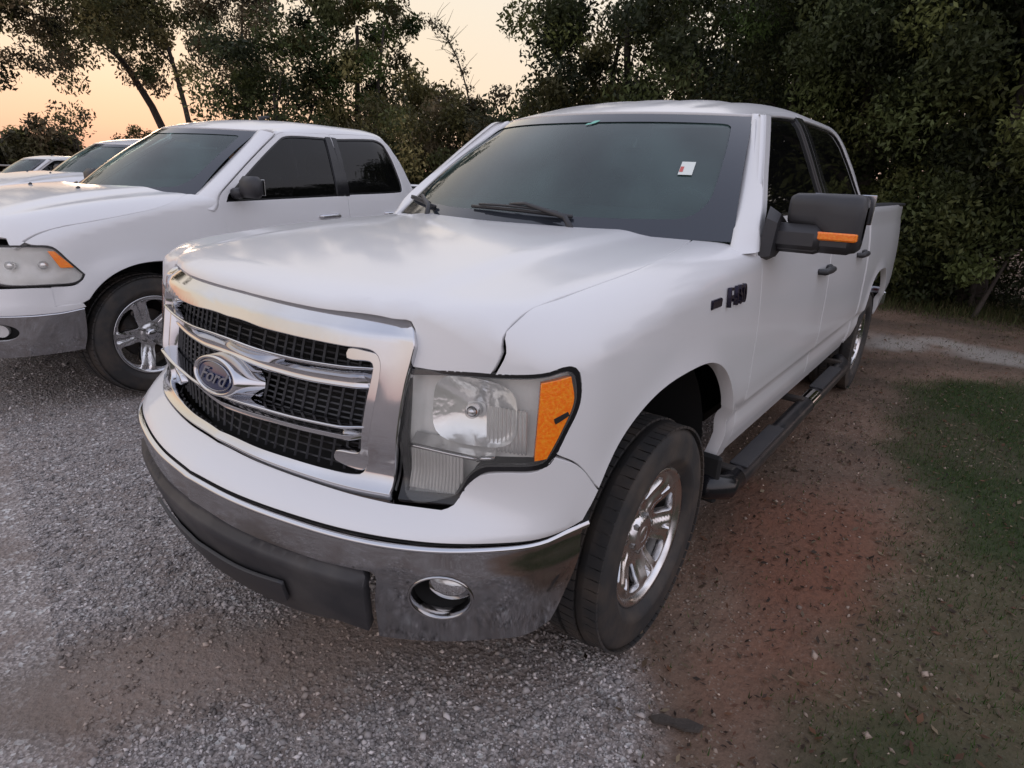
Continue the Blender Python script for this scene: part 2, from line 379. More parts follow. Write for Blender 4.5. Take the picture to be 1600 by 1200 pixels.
    def fender(s,u,v):
        """(u,v): v=z below the shoulder, beyond it runs inwards over the top"""
        u=np.asarray(u,float);v=np.asarray(v,float); zs=s.zs(u); x,y,nx,ny=s.cont(u)
        z=np.minimum(v,zs); t=np.maximum(v-zs,0); i=s.inset(u,z,x); i0=s.inset(u,zs,x)
        top=t>0; dd=np.where(top,i0+t,i)
        px=x-nx*dd;py=y-ny*dd
        zz=np.where(top,s.H(px,py)+(zs-s.H(x-nx*i0,y-ny*i0))*np.clip(1-t/.08,0,1),z)
        return np.stack([px,py,zz],-1)
    def front(s,u,z):
        if 'RM' in s.P:
            a=np.abs(u); z=np.asarray(z,float)+0*a; M=sstep(.72,.80,z)*(1-sstep(1.10,1.20,a))*sstep(0,.35,a); p=(a-.6)/.6; q=(z-.97)/.22
            cu,cz=s.P['RM']; k=0; du=0*a; dz=0*a
            for i in range(7):
                for j in range(5): t=p**i*q**j; du=du+cu[k]*t; dz=dz+cz[k]*t; k+=1
            u=np.where(np.asarray(u)<0,-1,1)*(a+du*M); z=z+dz*M
        x,y,nx,ny=s.cont(u); i=s.inset(u,np.asarray(z,float),x)
        return np.stack([x-nx*i,y-ny*i,np.asarray(z,float)+0*x],-1)
    def hood(s,x,y):
        x=np.asarray(x,float);y=np.asarray(y,float)
        return np.stack([x,y,s.H(x,y)],-1)
    # cab / side : v<=belt z ; above arc length of the cab section
    def cabprof(s):
        if hasattr(s,'_cp'): return s._cp
        c=np.array(s.P['cab'],float); k=np.concatenate([[0],np.cumsum(np.linalg.norm(np.diff(c,axis=0),axis=1))])
        t=np.linspace(0,k[-1],400); y=cr_interp(k,c[:,0],t);z=cr_interp(k,c[:,1],t)
        for _ in range(40):
            y[1:-1]=(y[:-2]+2*y[1:-1]+y[2:])/4; z[1:-1]=(z[:-2]+2*z[1:-1]+z[2:])/4
        a=np.concatenate([[0],np.cumsum(np.hypot(np.diff(y),np.diff(z)))])
        s._cp=(a,y,z); s.V=s.P['belt']+a[-1]; return s._cp
    def side(s,x,v):
        """left side, sign handled by caller; v up to V (roof centre), beyond V mirrored"""
        P=s.P; a,cy,cz=s.cabprof(); x=np.asarray(x,float);v=np.asarray(v,float)
        mir=v>s.V; v=np.where(mir,2*s.V-v,v)
        u=s.u_of_x(x); X,Y,nx,ny=s.cont(u)
        z0=np.minimum(v,P['belt']); y0=Y-s.inset(u,z0,x)
        t=np.clip(v-P['belt'],0,None); y1=np.interp(t,a,cy); z1=np.interp(t,a,cz)
        yb=cy[0]; y1=y1+(Y-s.inset(u,P['belt']+0*x,x)-yb)*np.clip(1-t/.3,0,1)
        up=v>P['belt']; y=np.where(up,y1,y0); z=np.where(up,z1,z0)
        (xb,zb),(xt,zt)=P['wsline']; xl=xb+(z-zb)/(zt-zb)*(xt-xb)
        k=np.clip(1-(xl-x)/P.get('pill',.10),0,1)**2*sstep(zb-.12,zb+.02,z)*(z<1.90); (wx0,wb0,wy0,wz0),(wx1,wb1,wy1,wz1)=P['ws']; yws=wy0+(wy1-wy0)*np.clip((z-wz0)/(wz1-wz0),0,1)-.012; y=y-0*k
        f0,f1,fh,r0,r1,rh=P['roofx']; w=sstep(1.6,1.84,z)
        (x1,b1,y1_,z1_)=P['ws'][1]; yy=np.minimum(y,y1_); xh=x1-b1*(yy/y1_)**2; zp=np.interp(-yy,-cy,cz); Dr=np.maximum(zp-z1_-.004,0)*np.where(y>y1_,np.clip((z-z1_)/np.maximum(zp-z1_,.001),0,1),1)
        z=z-Dr*np.clip(1-(xh-x)/.85,0,1.1)**2-w*rh*np.clip((r0-x)/(r0-r1),0,1.3)**2
        xr,yr=P.get('cabrear',(-2.6,.0)); y=y-yr*np.clip((xr-x)/.35,0,1.2)**2*np.where(up,1,0)
        return np.stack([x,np.where(mir,-y,y),z],-1)
    def ws(s,a,r):
        P=s.P['ws']; a=np.asarray(a,float);r=np.asarray(r,float)
        (x0,b0,y0,z0),(x1,b1,y1,z1)=P
        B=np.stack([x0-b0*a*a,y0*a,z0+0*a],-1);T=np.stack([x1-b1*a**2,y1*a,z1-s.P.get('wstz',.0)*a*a],-1)
        p=B*(1-r[...,None])+T*r[...,None]; bul=.03*4*r*(1-r)
        p[...,0]+=bul*.6; p[...,2]+=bul*.8
        return p
RM_=([0.02915, 0.01772, -0.01493, 0.0059, 0.0038, -0.088, -0.05201, 0.02745, -0.02147, -0.00073, -0.01044, -0.00926, 0.02024, 0.00072, 0.00654, 0.29813, 0.17388, -0.00939, 0.08701, -0.0615, -0.13755, -0.06452, -0.07257, -0.06395, 0.02406, -0.58798, -0.37308, 0.10269, -0.11424, 0.04715, 0.52677, 0.32611, -0.06031, 0.11116, -0.01279],
 [0.0215, 0.00336, -0.01798, 0.00783, 0.00238, -0.00979, -0.00131, 0.00259, -0.00338, 0.00361, -0.02313, 0.00017, 0.02093, -0.01405, 0.00384, 0.04037, 0.01077, 0.00624, 0.00672, -0.02649, -0.02667, -0.0141, -0.02232, 0.00339, 0.0124, -0.14387, -0.04223, 0.06134, -0.02305, 0.02294, 0.15362, 0.04629, -0.0547, 0.02599, -0.02057])
F150=dict(sweep=.20,RM=RM_,contour=[(1.052,0),(1.037,.2),(.998,.4),(.951,.56),(.903,.67),(.843,.77),(.765,.86),(.68,.93),(.57,.966),(.4,.98),(0,.985),(-1.5,.985),(-3.4,.985),(-4.3,.975),(-4.93,.93)],
 fz=[.25,.42,.50,.60,.675,.70,.765,.9,1.0,1.165,1.25],fd=[.11,.055,.03,.005,0,.01,.103,.140,.165,.215,.245],
 sz=[.30,.46,.52,.60,.688,.703,.73,.9,1.0,1.1,1.2,1.28,1.33,1.42],sd=[.10,.055,.038,.024,.016,.004,.0,-.002,.0,.006,.016,.028,.038,.055],
 ub=(.62,1.2),flares=[(0.03,.46,.66,.026),(-3.66,.46,.66,.026)],wz=.40,
 hx=[-1,-.5,-.1,.3,.6,.8,.95],hz=[1.35,1.332,1.315,1.285,1.25,1.218,1.185],crown=.027,
 dome=(.50,.62,.014,.0),drop=(.12,.19,2.4),dropx=([-.6,0,.4,.6,.9],[.055,.085,.10,.105,.11]),lipy=[0,.4,.6,.75,.95],lipx=[.838,.822,.772,.735,.64],lip=(.022,.12,2.),d0=.03,
 belt=1.33,cab=[(.947,1.33),(.925,1.40),(.86,1.54),(.79,1.69),(.725,1.81),(.68,1.862),(.60,1.893),(.42,1.915),(0,1.925)],
 wsline=((-.495,1.31),(-1.150,1.792)),pill=.001,roofx=(-1.85,-.89,.12,-2.55,-2.95,.035),cabrear=(-2.6,.03),
 ws=((-.26,.26,.878,1.30),(-.88,.285,.671,1.795)))
RAM=dict(contour=[(.99,0),(.98,.2),(.955,.4),(.90,.58),(.82,.73),(.72,.84),(.60,.915),(.46,.962),(.3,.98),(0,.99),(-1.5,.99),(-3.2,.99),(-4.3,.98),(-4.75,.94)],
 fz=[.25,.40,.50,.66,.70,.80,.90,1.05,1.15],fd=[.10,.03,.0,.0,.015,.04,.065,.10,.14],
 sz=[.30,.42,.55,.70,.85,.95,1.05,1.15,1.25,1.32,1.42],sd=[.09,.05,.02,.0,.0,.006,.016,.03,.048,.062,.08],
 ub=(.62,1.15),flares=[(0.05,.46,.62,.02),(-3.5,.46,.62,.02)],wz=.40,
 hx=[-1,-.5,-.1,.3,.6,.8,.98],hz=[1.36,1.34,1.315,1.265,1.20,1.13,1.04],crown=.02,
 dome=(.52,.70,.03,.0),drop=(.14,.22,2.2),dropx=([-.6,0,.6,.9],[.06,.12,.17,.17]),lipy=[0,.4,.6,.75,.95],lipx=[.875,.83,.755,.715,.62],lip=(.04,.12,2.),d0=.03,
 belt=1.27,cab=[(.94,1.27),(.915,1.36),(.85,1.51),(.775,1.67),(.705,1.79),(.655,1.845),(.57,1.878),(.4,1.897),(0,1.905)],
 wsline=((-.435,1.29),(-1.200,1.785)),pill=.001,roofx=(-1.95,-.95,.11,-2.35,-2.75,.04),cabrear=(-2.35,.05),
 ws=((-.16,.28,.83,1.27),(-.87,.34,.62,1.785)))
# ---------------------------------------------------------------- wheels
def tyre_data(Rt=.40,Rr=.245,w=.27,nlug=64):
    h=w/2; prof=[(Rr,-h*.78),(Rr+.012,-h*.92),(Rr+.05,-h*1.02),(Rt*.86,-h*1.03),(Rt*.93,-h*.97),(Rt*.975,-h*.86)]
    for a in (-.42,0,.42): prof+=[(Rt,h*(a-.30 if a else -.12)),(Rt,h*(a-.08)),(Rt-.011,h*(a-.06)),(Rt-.011,h*(a+.06)),(Rt,h*(a+.08))]
    prof+=[(Rt*.975,h*.86),(Rt*.93,h*.97),(Rt*.86,h*1.03),(Rr+.05,h*1.02),(Rr+.04,h*1.045),(Rr+.03,h*1.0),(Rr+.012,h*.92),(Rr,h*.78)]
    return lathe(prof,72),h
def make_wheel_meshes(kind):
    """returns list of (name, mesh) for parts: wheel barrel, tyre, tread, rim, cap, lugs; outer face towards +y"""
    tmp=bpy.data.objects.new('tmp',None); COL.objects.link(tmp); out=[]
    Rt,Rr,w=(.392,.240,.262) if kind=='f' else (.405,.266,.27)
    A,h=tyre_data(Rt,Rr,w)
    ty=grid('tyre','rubber',A,tmp,closed_u=True)
    b=MB()
    n=70
    for k in range(n):
        t=2*math.pi*k/n
        for (yy,ww,sh) in ((-.78,.30,.02),(-.25,.26,-.01),(.25,.26,.02),(.78,.30,-.01)):
            a=t+sh; rot=np.array([[math.cos(a),0,-math.sin(a)],[0,1,0],[math.sin(a),0,math.cos(a)]])@np.array([[1,0,0],[0,1,.0],[0,0,1]])
            rr=Rt+(.001 if abs(yy)<.5 else -.008); c=(math.cos(a)*rr,h*yy,math.sin(a)*rr); ln=2*math.pi*Rt/n*.84
            b.box(c,(.008,w/2*ww*1.45,ln),rot)
    tr=b.build('tread','rubber',tmp)
    # raised band on the side wall
    # rim face as a trimmed sheet in (x,z)
    yf=h*.80
    if kind=='f':
        ns=6
        def dep(x,z):
            r=np.hypot(x,z); a=np.arctan2(z,x); k=np.cos(ns*a)
            d=-.010-.034*sstep(.212,.10,r)+.022*sstep(.080,.055,r)
            d=d+.010*sstep(.2,.9,k)*sstep(.06,.10,r)*(1-sstep(.18,.215,r))
            return d
        hole=lambda a:[(r*math.cos(a+t),r*math.sin(a+t)) for r,t in ((.118,-.12),(.118,.12),(.16,.20),(.196,.21),(.205,0),(.196,-.21),(.16,-.20))]
        holes=[path([(*p,) for p in hole(math.pi/ns+2*math.pi*i/ns)],.012) for i in range(ns)]
        # small triangular pockets on the spokes
        tri=lambda a:[(r*math.cos(a+t),r*math.sin(a+t),1) for r,t in ((.150,-.035),(.150,.035),(.192,.085),(.192,-.085))]
        holes+=[path(tri(2*math.pi*i/ns),.012) for i in range(ns)]
        Ro=.219
    else:
        ns=5
        def dep(x,z):
            r=np.hypot(x,z); a=np.arctan2(z,x); k=np.cos(ns*a)
            d=-.010-.045*sstep(.24,.08,r)+.012*sstep(.075,.045,r)
            d=d-.014*sstep(.93,.99,k)*sstep(.09,.14,r)+.008*sstep(.35,.6,k)*sstep(.07,.12,r)
            return d
        hole=lambda a:[(r*math.cos(a+t),r*math.sin(a+t)) for r,t in ((.088,-.10),(.088,.10),(.15,.31),(.222,.40),(.236,.26),(.240,0),(.236,-.26),(.222,-.40),(.15,-.31))]
        holes=[path(hole(math.pi/ns+2*math.pi*i/ns),.014) for i in range(ns)]; Ro=.244
    oc=np.array([(Ro*math.cos(t),Ro*math.sin(t)) for t in np.linspace(0,2*math.pi,72,endpoint=False)])
    fnr=lambda x,z:np.stack([x,yf+dep(x,z),z],-1)
    g=np.arange(-Ro,Ro,.009)
    rim=panel('rim','alloy',fnr,oc,holes,sp=.009,thick=.030,parent=tmp,gu=g,gv=g,flip=True,e=.004,lipr=.002)
    bar=grid('wheel','steel',lathe([(Rr*.99,yf-.01),(Rr*.93,yf-.03),(Rr*.90,0),(Rr*.93,-h*.8),(Rr*.99,-h*.82)],48),tmp,closed_u=True)
    e0=yf+(-.012 if kind=='f' else -.010); lip_=grid('rim_lip','alloy' if kind=='f' else 'chrome',lathe([(Ro-.006,e0-.03),(Ro-.003,e0-.001),(Ro+.002,e0+.006),(Ro+.010,e0+.016),(Ro+.020,e0+.020),(Ro+.0235,e0+.014),(Ro+.024,e0-.02)],72),tmp,closed_u=True)
    disc=grid('brake_disc','frame',lathe([(.0,yf-.10),(.165,yf-.10),(.17,yf-.12),(0,yf-.12)],40),tmp,closed_u=True)
    cap=grid('hub_cap','alloy' if kind=='f' else 'chrome',lathe([(0.0,yf-.018),(.022,yf-.019),(.034,yf-.024),(.037,yf-.034),(.038,yf-.06)],32),tmp,closed_u=True)
    lm=[]; nl=6 if kind=='f' else 5
    b=MB(); c0=np.array([[0,yf-.05,0],[0,yf-.028,0],[0,yf-.022,0]]); b.tube(c0,[.0115,.0115,.008],6); lug=b.build('lug_nut','steel',tmp)
    objs=[('wheel',bar),('rim_lip',lip_),('tyre',ty),('rim',rim),('hub_cap',cap),('brake_disc',disc),('tread',tr)]
    out=dict((n_,o.data) for n_,o in objs); out['lug']=lug.data; out['nl']=nl
    for o in list(tmp.children): bpy.data.objects.remove(o)
    bpy.data.objects.remove(tmp); return out
def put_wheel(W_,root,x,s,y=.80,z=.398,spin=0,steer=0,camber=0):
    w=bpy.data.objects.new('wheel',W_['wheel']); link(w,root); w.location=(x,s*y,z)
    w.rotation_euler=(0,spin,(0 if s>0 else math.pi)+steer)
    for n_ in ('tyre','rim','rim_lip','hub_cap','brake_disc','tread'):
        o_=link(bpy.data.objects.new(n_,W_[n_]),w)
        if n_=='tread': o_['kind']='stuff'
    for k in range(W_['nl']):
        a=2*math.pi*(k+.5)/W_['nl']; o=link(bpy.data.objects.new('lug_nut',W_['lug']),w); o.location=(.062*math.cos(a),0,.062*math.sin(a))
    return w
def arch_pts(cx,a,b,n,z0,ex=2.6,x_lim=None,k=26):
    """wheel opening, from its front foot over the top to its rear foot"""
    t=np.linspace(0,math.pi,k); c=np.cos(t);s_=np.sin(t)
    x=cx+a*np.sign(c)*np.abs(c)**(2/ex); z=z0+b*np.abs(s_)**(2/ex)
    return [(float(p),float(q)) for p,q in zip(x,z)]
def liner(root,B,cx,a=.585,zc=.44,y0=.45):
    """dark arched wheel housing"""
    A=[]
    for t in np.linspace(-.05,math.pi+.05,22):
        A.append([(cx+a*math.cos(t),y,zc+a*1.02*math.sin(t)) for y in (y0,y0+.2,.875)])
    A=np.array(A); l,r=grid('wheel_housing','liner',A,root,mirror=True)
    wall=[]
    for t in np.linspace(-.05,math.pi+.05,22): wall.append([(cx+a*q*math.cos(t),y0,zc+a*1.02*q*math.sin(t)) for q in (0.01,1)])
    grid('inner_wall','liner',np.array(wall),root,mirror=True)
def strip_on(fn,us,vs,w0,w1,out,name,m,parent,n=5,mirror=False):
    """moulding that follows v=vs(u) on a surface, half-round section"""
    us=np.asarray(us,float);vs=np.asarray(vs,float); A=[]
    nn=fdn(fn,us,vs)
    for k,t in enumerate(np.linspace(0,math.pi,n)):
        vv=vs+w0+(w1-w0)*(.5-.5*math.cos(t)); A.append(fn(us,vv)+nn*(out*math.sin(t)-.003))
    return grid(name,m,np.array(A).transpose(1,0,2),parent,mirror=mirror)
def interior(root,x0,xw,belt,n_rows=2,wid=.80):
    """simple cabin: dash, wheel, seats"""
    b=MB(); b.box((x0,0,belt-.16),(.5,wid*2-.06,.30),bev=.05); b.box((x0-.25,0,belt-.30),(.3,wid*2-.1,.25),bev=.05); b.build('dashboard','dash',root)
    P=[(x0-.42+.05*math.sin(t),.40+.19*math.cos(t),belt-.10+.185*math.sin(t)) for t in np.linspace(0,2*math.pi,28)]
    b=MB().tube(P,.014,8,cap=False); b.tube([(x0-.30,.40,belt-.17),(x0-.42,.40,belt-.1)],.03,8); b.box((x0-.42,.40,belt-.10),(.03,.34,.035)); b.build('steering_wheel','plastic',root,smooth=True)
    for r in range(n_rows):
        for s in ((1,-1) if r==0 else (1,-1)):
            b=MB(); xs=x0-.95-.95*r; b.box((xs,.40*s,belt-.52),(.52,.54,.18),bev=.05); 
            rot=np.array([[math.cos(.25),0,-math.sin(.25)],[0,1,0],[math.sin(.25),0,math.cos(.25)]])
            b.box((xs-.31,.40*s,belt-.20),(.14,.52,.66),rot,bev=.05); b.box((xs-.40,.40*s,belt+.235),(.09,.26,.18),rot,bev=.035); b.box((xs-.385,.40*s,belt+.12),(.03,.12,.10))
            b.build('seat','seat',root,smooth=False)
    b=MB(); b.box((x0-1.3,0,.50),(2.4,wid*2-.1,.04)); b.build('cab_floor','liner',root)
    MB().box((x0-.55,0,belt+.36),(.02,.24,.07),bev=.01).build('rear_view_mirror','plastic',root)
def chassis(root,x0,x1,xr):
    b=MB()
    for s in (1,-1): b.box(((x0+x1)/2,.42*s,.50),(x0-x1,.09,.15))
    for x in (x0-.1,-.9,-2.2,x1+.2): b.box((x,0,.50),(.10,.80,.10))
    b.build('chassis_frame','frame',root)
    b=MB(); b.tube([(0,-.72,.38),(0,.72,.38)],.05,10); b.tube([(xr,-.72,.40),(xr,.72,.40)],.055,10); b.tube([(xr,-.14,.40),(xr,.14,.40)],.15,12); b.build('axle','frame',root)
    b=MB(); b.tube([(-.6,-.2,.42),(-2.2,-.25,.42),(-3.0,-.45,.45),(-4.4,-.5,.45),(-4.9,-.62,.40)],.035,8); b.build('exhaust_pipe','frame',root)
    MB().box((-.1,0,.75),(1.1,.9,.5),bev=.1).build('engine','liner',root)
def bed(root,B,xb,xe,zt,yw):
    """load bed: floor, inner walls, tailgate"""
    MB().box(((xb+xe)/2,0,.86),(xb-xe-.04,yw*2-.3,.03)).build('bed_floor','plastic',root)
    for s in (1,-1):
        b=MB(); b.box(((xb+xe)/2,s*(yw-.12),(zt+.86)/2),(xb-xe-.03,.03,zt-.88)); b.build('bed_inner_wall','white',root)
        b=MB(); b.box(((xb+xe)/2-.0,s*(yw-.075),zt+.004),(xb-xe-.01,.125,.022),bev=.008); b.build('bed_rail_cap','plastic',root)
    MB().box((xb-.03,0,(zt+.8)/2),(.04,yw*2-.12,zt-.8),bev=.01).build('bed_front_wall','white',root)
    t=MB().box((xe+.02,0,(zt+.72)/2),(.06,yw*2-.20,zt-.72),bev=.02).build('tailgate','white',root); MB().box((xe-.012,0,zt-.14),(.02,.22,.08),bev=.008).build('handle','plastic',t)
    b=MB(); b.box((xe-.14,0,.56),(.20,yw*2-.02,.20),bev=.05); b.build('rear_bumper','chrome_low',root)
    for s in (1,-1): MB().box((xe+.0,s*(yw-.13),1.16),(.07,.10,.42),bev=.02).build('tail_light','red',root)
def front_line(P,door,off):
    """front edge of the door opening above the belt, moved forward by off"""
    o=path(door,.03); T=np.roll(o,-1,0)-np.roll(o,1,0); n=np.stack([T[:,1],-T[:,0]],1); n/=np.linalg.norm(n,axis=1,keepdims=True)
    ar=.5*np.sum(o[:,0]*np.roll(o[:,1],-1)-np.roll(o[:,0],-1)*o[:,1]); n*=(1 if ar>0 else -1); q=o+n*off
    x1=P['pl'][-1][0]; k=(o[:,1]>P['pl'][0][1]-.03)&(o[:,1]<P['pl'][-1][1]+.004)&(o[:,0]>x1-.03); q=q[k]; return q[np.argsort(q[:,1])]
def cab_common(B,root,door_cuts,windows,P):
    """cab shell with door openings, doors with window openings, glass, roof"""
    a,cy,cz=B.cabprof(); V=B.V; belt=P['belt']
    vy=lambda y: belt+float(np.interp(-y,-cy,a))
    (xb,zb),(xt,zt)=P['wsline']
    ws=P['ws']; (x1,b1,y1,z1)=ws[1]
    # header edge
    hd=[(x1-b1*(q)**2,vy(y1*q)) for q in (.96,.8,.6,.4,.2,0)]
    vt=vy(y1)
    xc,zlow=P['xcab'],P['zrock']
    def xr(v): # rear edge
        return float(np.interp(v,[belt+.05,belt+.30,vt-.03,vt+.05,V],[xc,xc+.05,P['xroof'],P['xroof']+.03,P['xroof']-.02]))
    fl_=front_line(P,door_cuts[0],.008)
    half=[(P['xd0']+.045,zlow,1),(P['xd0']+.045,fl_[0][1]-.02,1)]+[tuple(q) for q in fl_[::2]]
    half+=[(fl_[-1][0]-.012,max(vt-.008,fl_[-1][1]+.012))]+hd[:-1]
    half_r=[(xr(v),v) for v in (V-.25,vt+.12,vt+.02,vt-.08,belt+.4,belt+.25,belt+.05)]+[(xc,belt-.05,1),(xc,zlow,1)]
    mir=lambda q:[(p[0],2*V-p[1],*p[2:]) for p in q[::-1]]
    outer=path(half+[hd[-1]]+mir(half)+ mir(half_r)+[(P['xroof']-.02,V)]+half_r,.03)
    inset=lambda x,v:B.side(x,v)
    def shell(x,v):
        p=B.side(x,v); vv=np.where(v>V,2*V-v,v); w=1-sstep(belt-.04,belt+.04,vv); sg=np.where(v>V,-1,1); p[...,1]-=sg*.008*w
        fx=np.interp(vv,fl_[:,1],fl_[:,0]); w2=sstep(-.05,-.02,p[...,0]-fx)*sstep(belt+.0,belt+.04,vv)*(1-sstep(fl_[-1,1]-.03,fl_[-1,1]+.01,vv)); p[...,1]-=sg*.034*w2; p[...,2]-=.02*w2
        # pressed ribs along the roof
        yy=np.abs(p[...,1]); rib=np.zeros_like(yy)
        for c in P.get('ribs',()): rib=rib+np.exp(-((p[...,1]-c)/.035)**2)
        p[...,2]-=.008*rib*sstep(P['xroof'],P['xroof']+.12,p[...,0])*sstep(-1.05,-1.3,p[...,0])*(vv>vt)
        return p
    holes=[]
    for o in door_cuts: o_=path(o,.03); holes+=[o_,np.stack([o_[:,0],2*V-o_[:,1]],1)]
    rw=None
    gu=np.concatenate([np.arange(xc,-.4,.05)]); gv=np.arange(zlow,2*V-zlow,.035)
    panel('cab','white',shell,outer,holes,sp=.045,thick=.02,parent=root,gu=gu,gv=gv,e=.024,flip=True)
    # cab back wall with window
    yb=lambda v:B.side(np.array([xc]),np.array([v]))[0]
    A=[];
    for v in (zlow,belt-.2,belt+.05,belt+.25,vt-.06,vt,vt+.1):
        x=xr(v); p=B.side(np.array([x+.02]),np.array([v]))[0]; A.append([(x+.012,y,p[2]-.004) for y in np.linspace(-p[1]+.01,p[1]-.01,9)])
    grid('cab_rear_wall','white',np.array(A),root)
    gl=[(xr(v)-.012,y,B.side(np.array([xr(v)]),np.array([v]))[0][2]) for v in (belt+.06,belt+.40) for y in (-.62,.62)]
    grid('rear_window','dglass',np.array(gl).reshape(2,2,3),root)
    doors=[]
    for i,(o,w) in enumerate(zip(door_cuts,windows)):
        oo=path(o,.022); c=oo.mean(0); sh=[]
        # shrink by 5 mm for the shut line
        T=np.roll(oo,-1,0)-np.roll(oo,1,0); n2=np.stack([T[:,1],-T[:,0]],1); n2/=np.linalg.norm(n2,axis=1,keepdims=True)+1e-9
        ar=.5*np.sum(oo[:,0]*np.roll(oo[:,1],-1)-np.roll(oo[:,0],-1)*oo[:,1]); n2*=(-1 if ar>0 else 1); oo=oo+n2*.005
        ww=path(w,.022); gv=np.unique(np.concatenate([np.arange(.44,2.1,.035),P.get('rows',[])]))
        dl=panel(P['dn'][i],'white',B.side,oo,[ww],sp=.035,gu=np.arange(-3.1,-.4,.05),gv=gv,thick=.022,parent=root,mirror=True,e=.006,flip=True)
        for s,d in zip((1,-1),dl):
            f=lambda x,v,s=s:B.side(x,v)*[1,s,1]
            # black seal strip and glass
            T=np.roll(ww,-1,0)-np.roll(ww,1,0); n2=np.stack([T[:,1],-T[:,0]],1); n2/=np.linalg.norm(n2,axis=1,keepdims=True)+1e-9
            ar=.5*np.sum(ww[:,0]*np.roll(ww[:,1],-1)-np.roll(ww[:,0],-1)*ww[:,1]); n2*=(1 if ar>0 else -1)
            g2=lambda x,v,s=s:(B.side(x,v)-fdn(B.side,np.atleast_1d(x),np.atleast_1d(v))*0)*[1,s,1]
            panel('window_seal','plasticg',f,ww+n2*.004,[ww-n2*.014],sp=.2,thick=.02,parent=d,flip=(s>0),lift=-.006,e=.006)
            panel('window_glass','dglass',f,ww-n2*.010,sp=.06,thick=.002,parent=d,flip=(s>0),lift=-.013,edge=False,e=.006)
            hx,hz=P['handles'][i]
            y=float(B.side(np.array([hx]),np.array([hz]))[0][1])
            b=MB(); b.tube([(hx-.10,s*(y+.000),hz),(hx-.09,s*(y+.030),hz),(hx-.0,s*(y+.036),hz+.003),(hx+.09,s*(y+.030),hz),(hx+.10,s*(y+.0),hz)],[.014,.016,.017,.016,.014],10); b.box((hx-.085,s*(y+.012),hz),(.05,.03,.045),bev=.01)
            h_=b.build('handle',P['hmat'],d); shade_auto(h_,50)
        doors.append(dl)
    return doors
def pillars(B,root,P,dline):
    """smooth windscreen pillars from the glass edge to the door opening; dline = door edge (x,v) points"""
    (x0,b0,y0,z0),(x1,b1,y1,z1)=P['ws']; E0=np.array([x0-b0,y0,z0]);E1=np.array([x1-b1,y1,z1]); dl=front_line(P,dline,.005); D=B.side(dl[:,0],dl[:,1]); n=22
    k=np.concatenate([[0],np.cumsum(np.linalg.norm(np.diff(D,axis=0),axis=1))]); A=[]; n=30
    for t in np.linspace(-.06,1,n):
        e=E0+(E1-E0)*t+np.array([.012,-.004,.006])
        d=np.array([np.interp(max(t,0)*k[-1],k,D[:,i]) for i in range(3)])
        if t<0: d=d+(e-(E0+np.array([.012,-.004,.006])))
        c=np.array([e[0]*.6+d[0]*.4,d[1]+.002,e[2]*.55+d[2]*.45]); row=[e+np.array([-.004,-.004,-.030])]
        for q in np.linspace(0,1,8): row.append(e*(1-q)**2+2*c*q*(1-q)+d*q*q)
        row.append(d+np.array([-.004,-.02,0])); A.append(row)
    A=np.array(A); A[:,1:-1,1]+=.002
    grid('windscreen_pillar','white',A,root,mirror=True)
def windshield(B,root,P,mirror_x=None):
    W_=P['ws']; fn=lambda a,r:B.ws(a,r)
    o=[(-1,0.02,1),(0,.02),(1,.02,1),(1,.98,1),(0,.98),(-1,.98,1)]
    w=panel('windscreen','glass',fn,path(o,.03),sp=.04,thick=.004,parent=root,flip=False,edge=False,lift=-.004)
    # black ceramic band round the edge
    inn=[(-.90,.30),(-.905,.86),(-.86,.89),(0,.885),(.86,.89),(.905,.86),(.90,.32),(.86,.19),(.78,.135),(0,.115),(-.78,.135),(-.86,.19)]
    panel('windscreen_border','shade',fn,path(o,.05),[path(inn,.04)],sp=.08,thick=.003,parent=w,lift=.0005,edge=False)
    return w
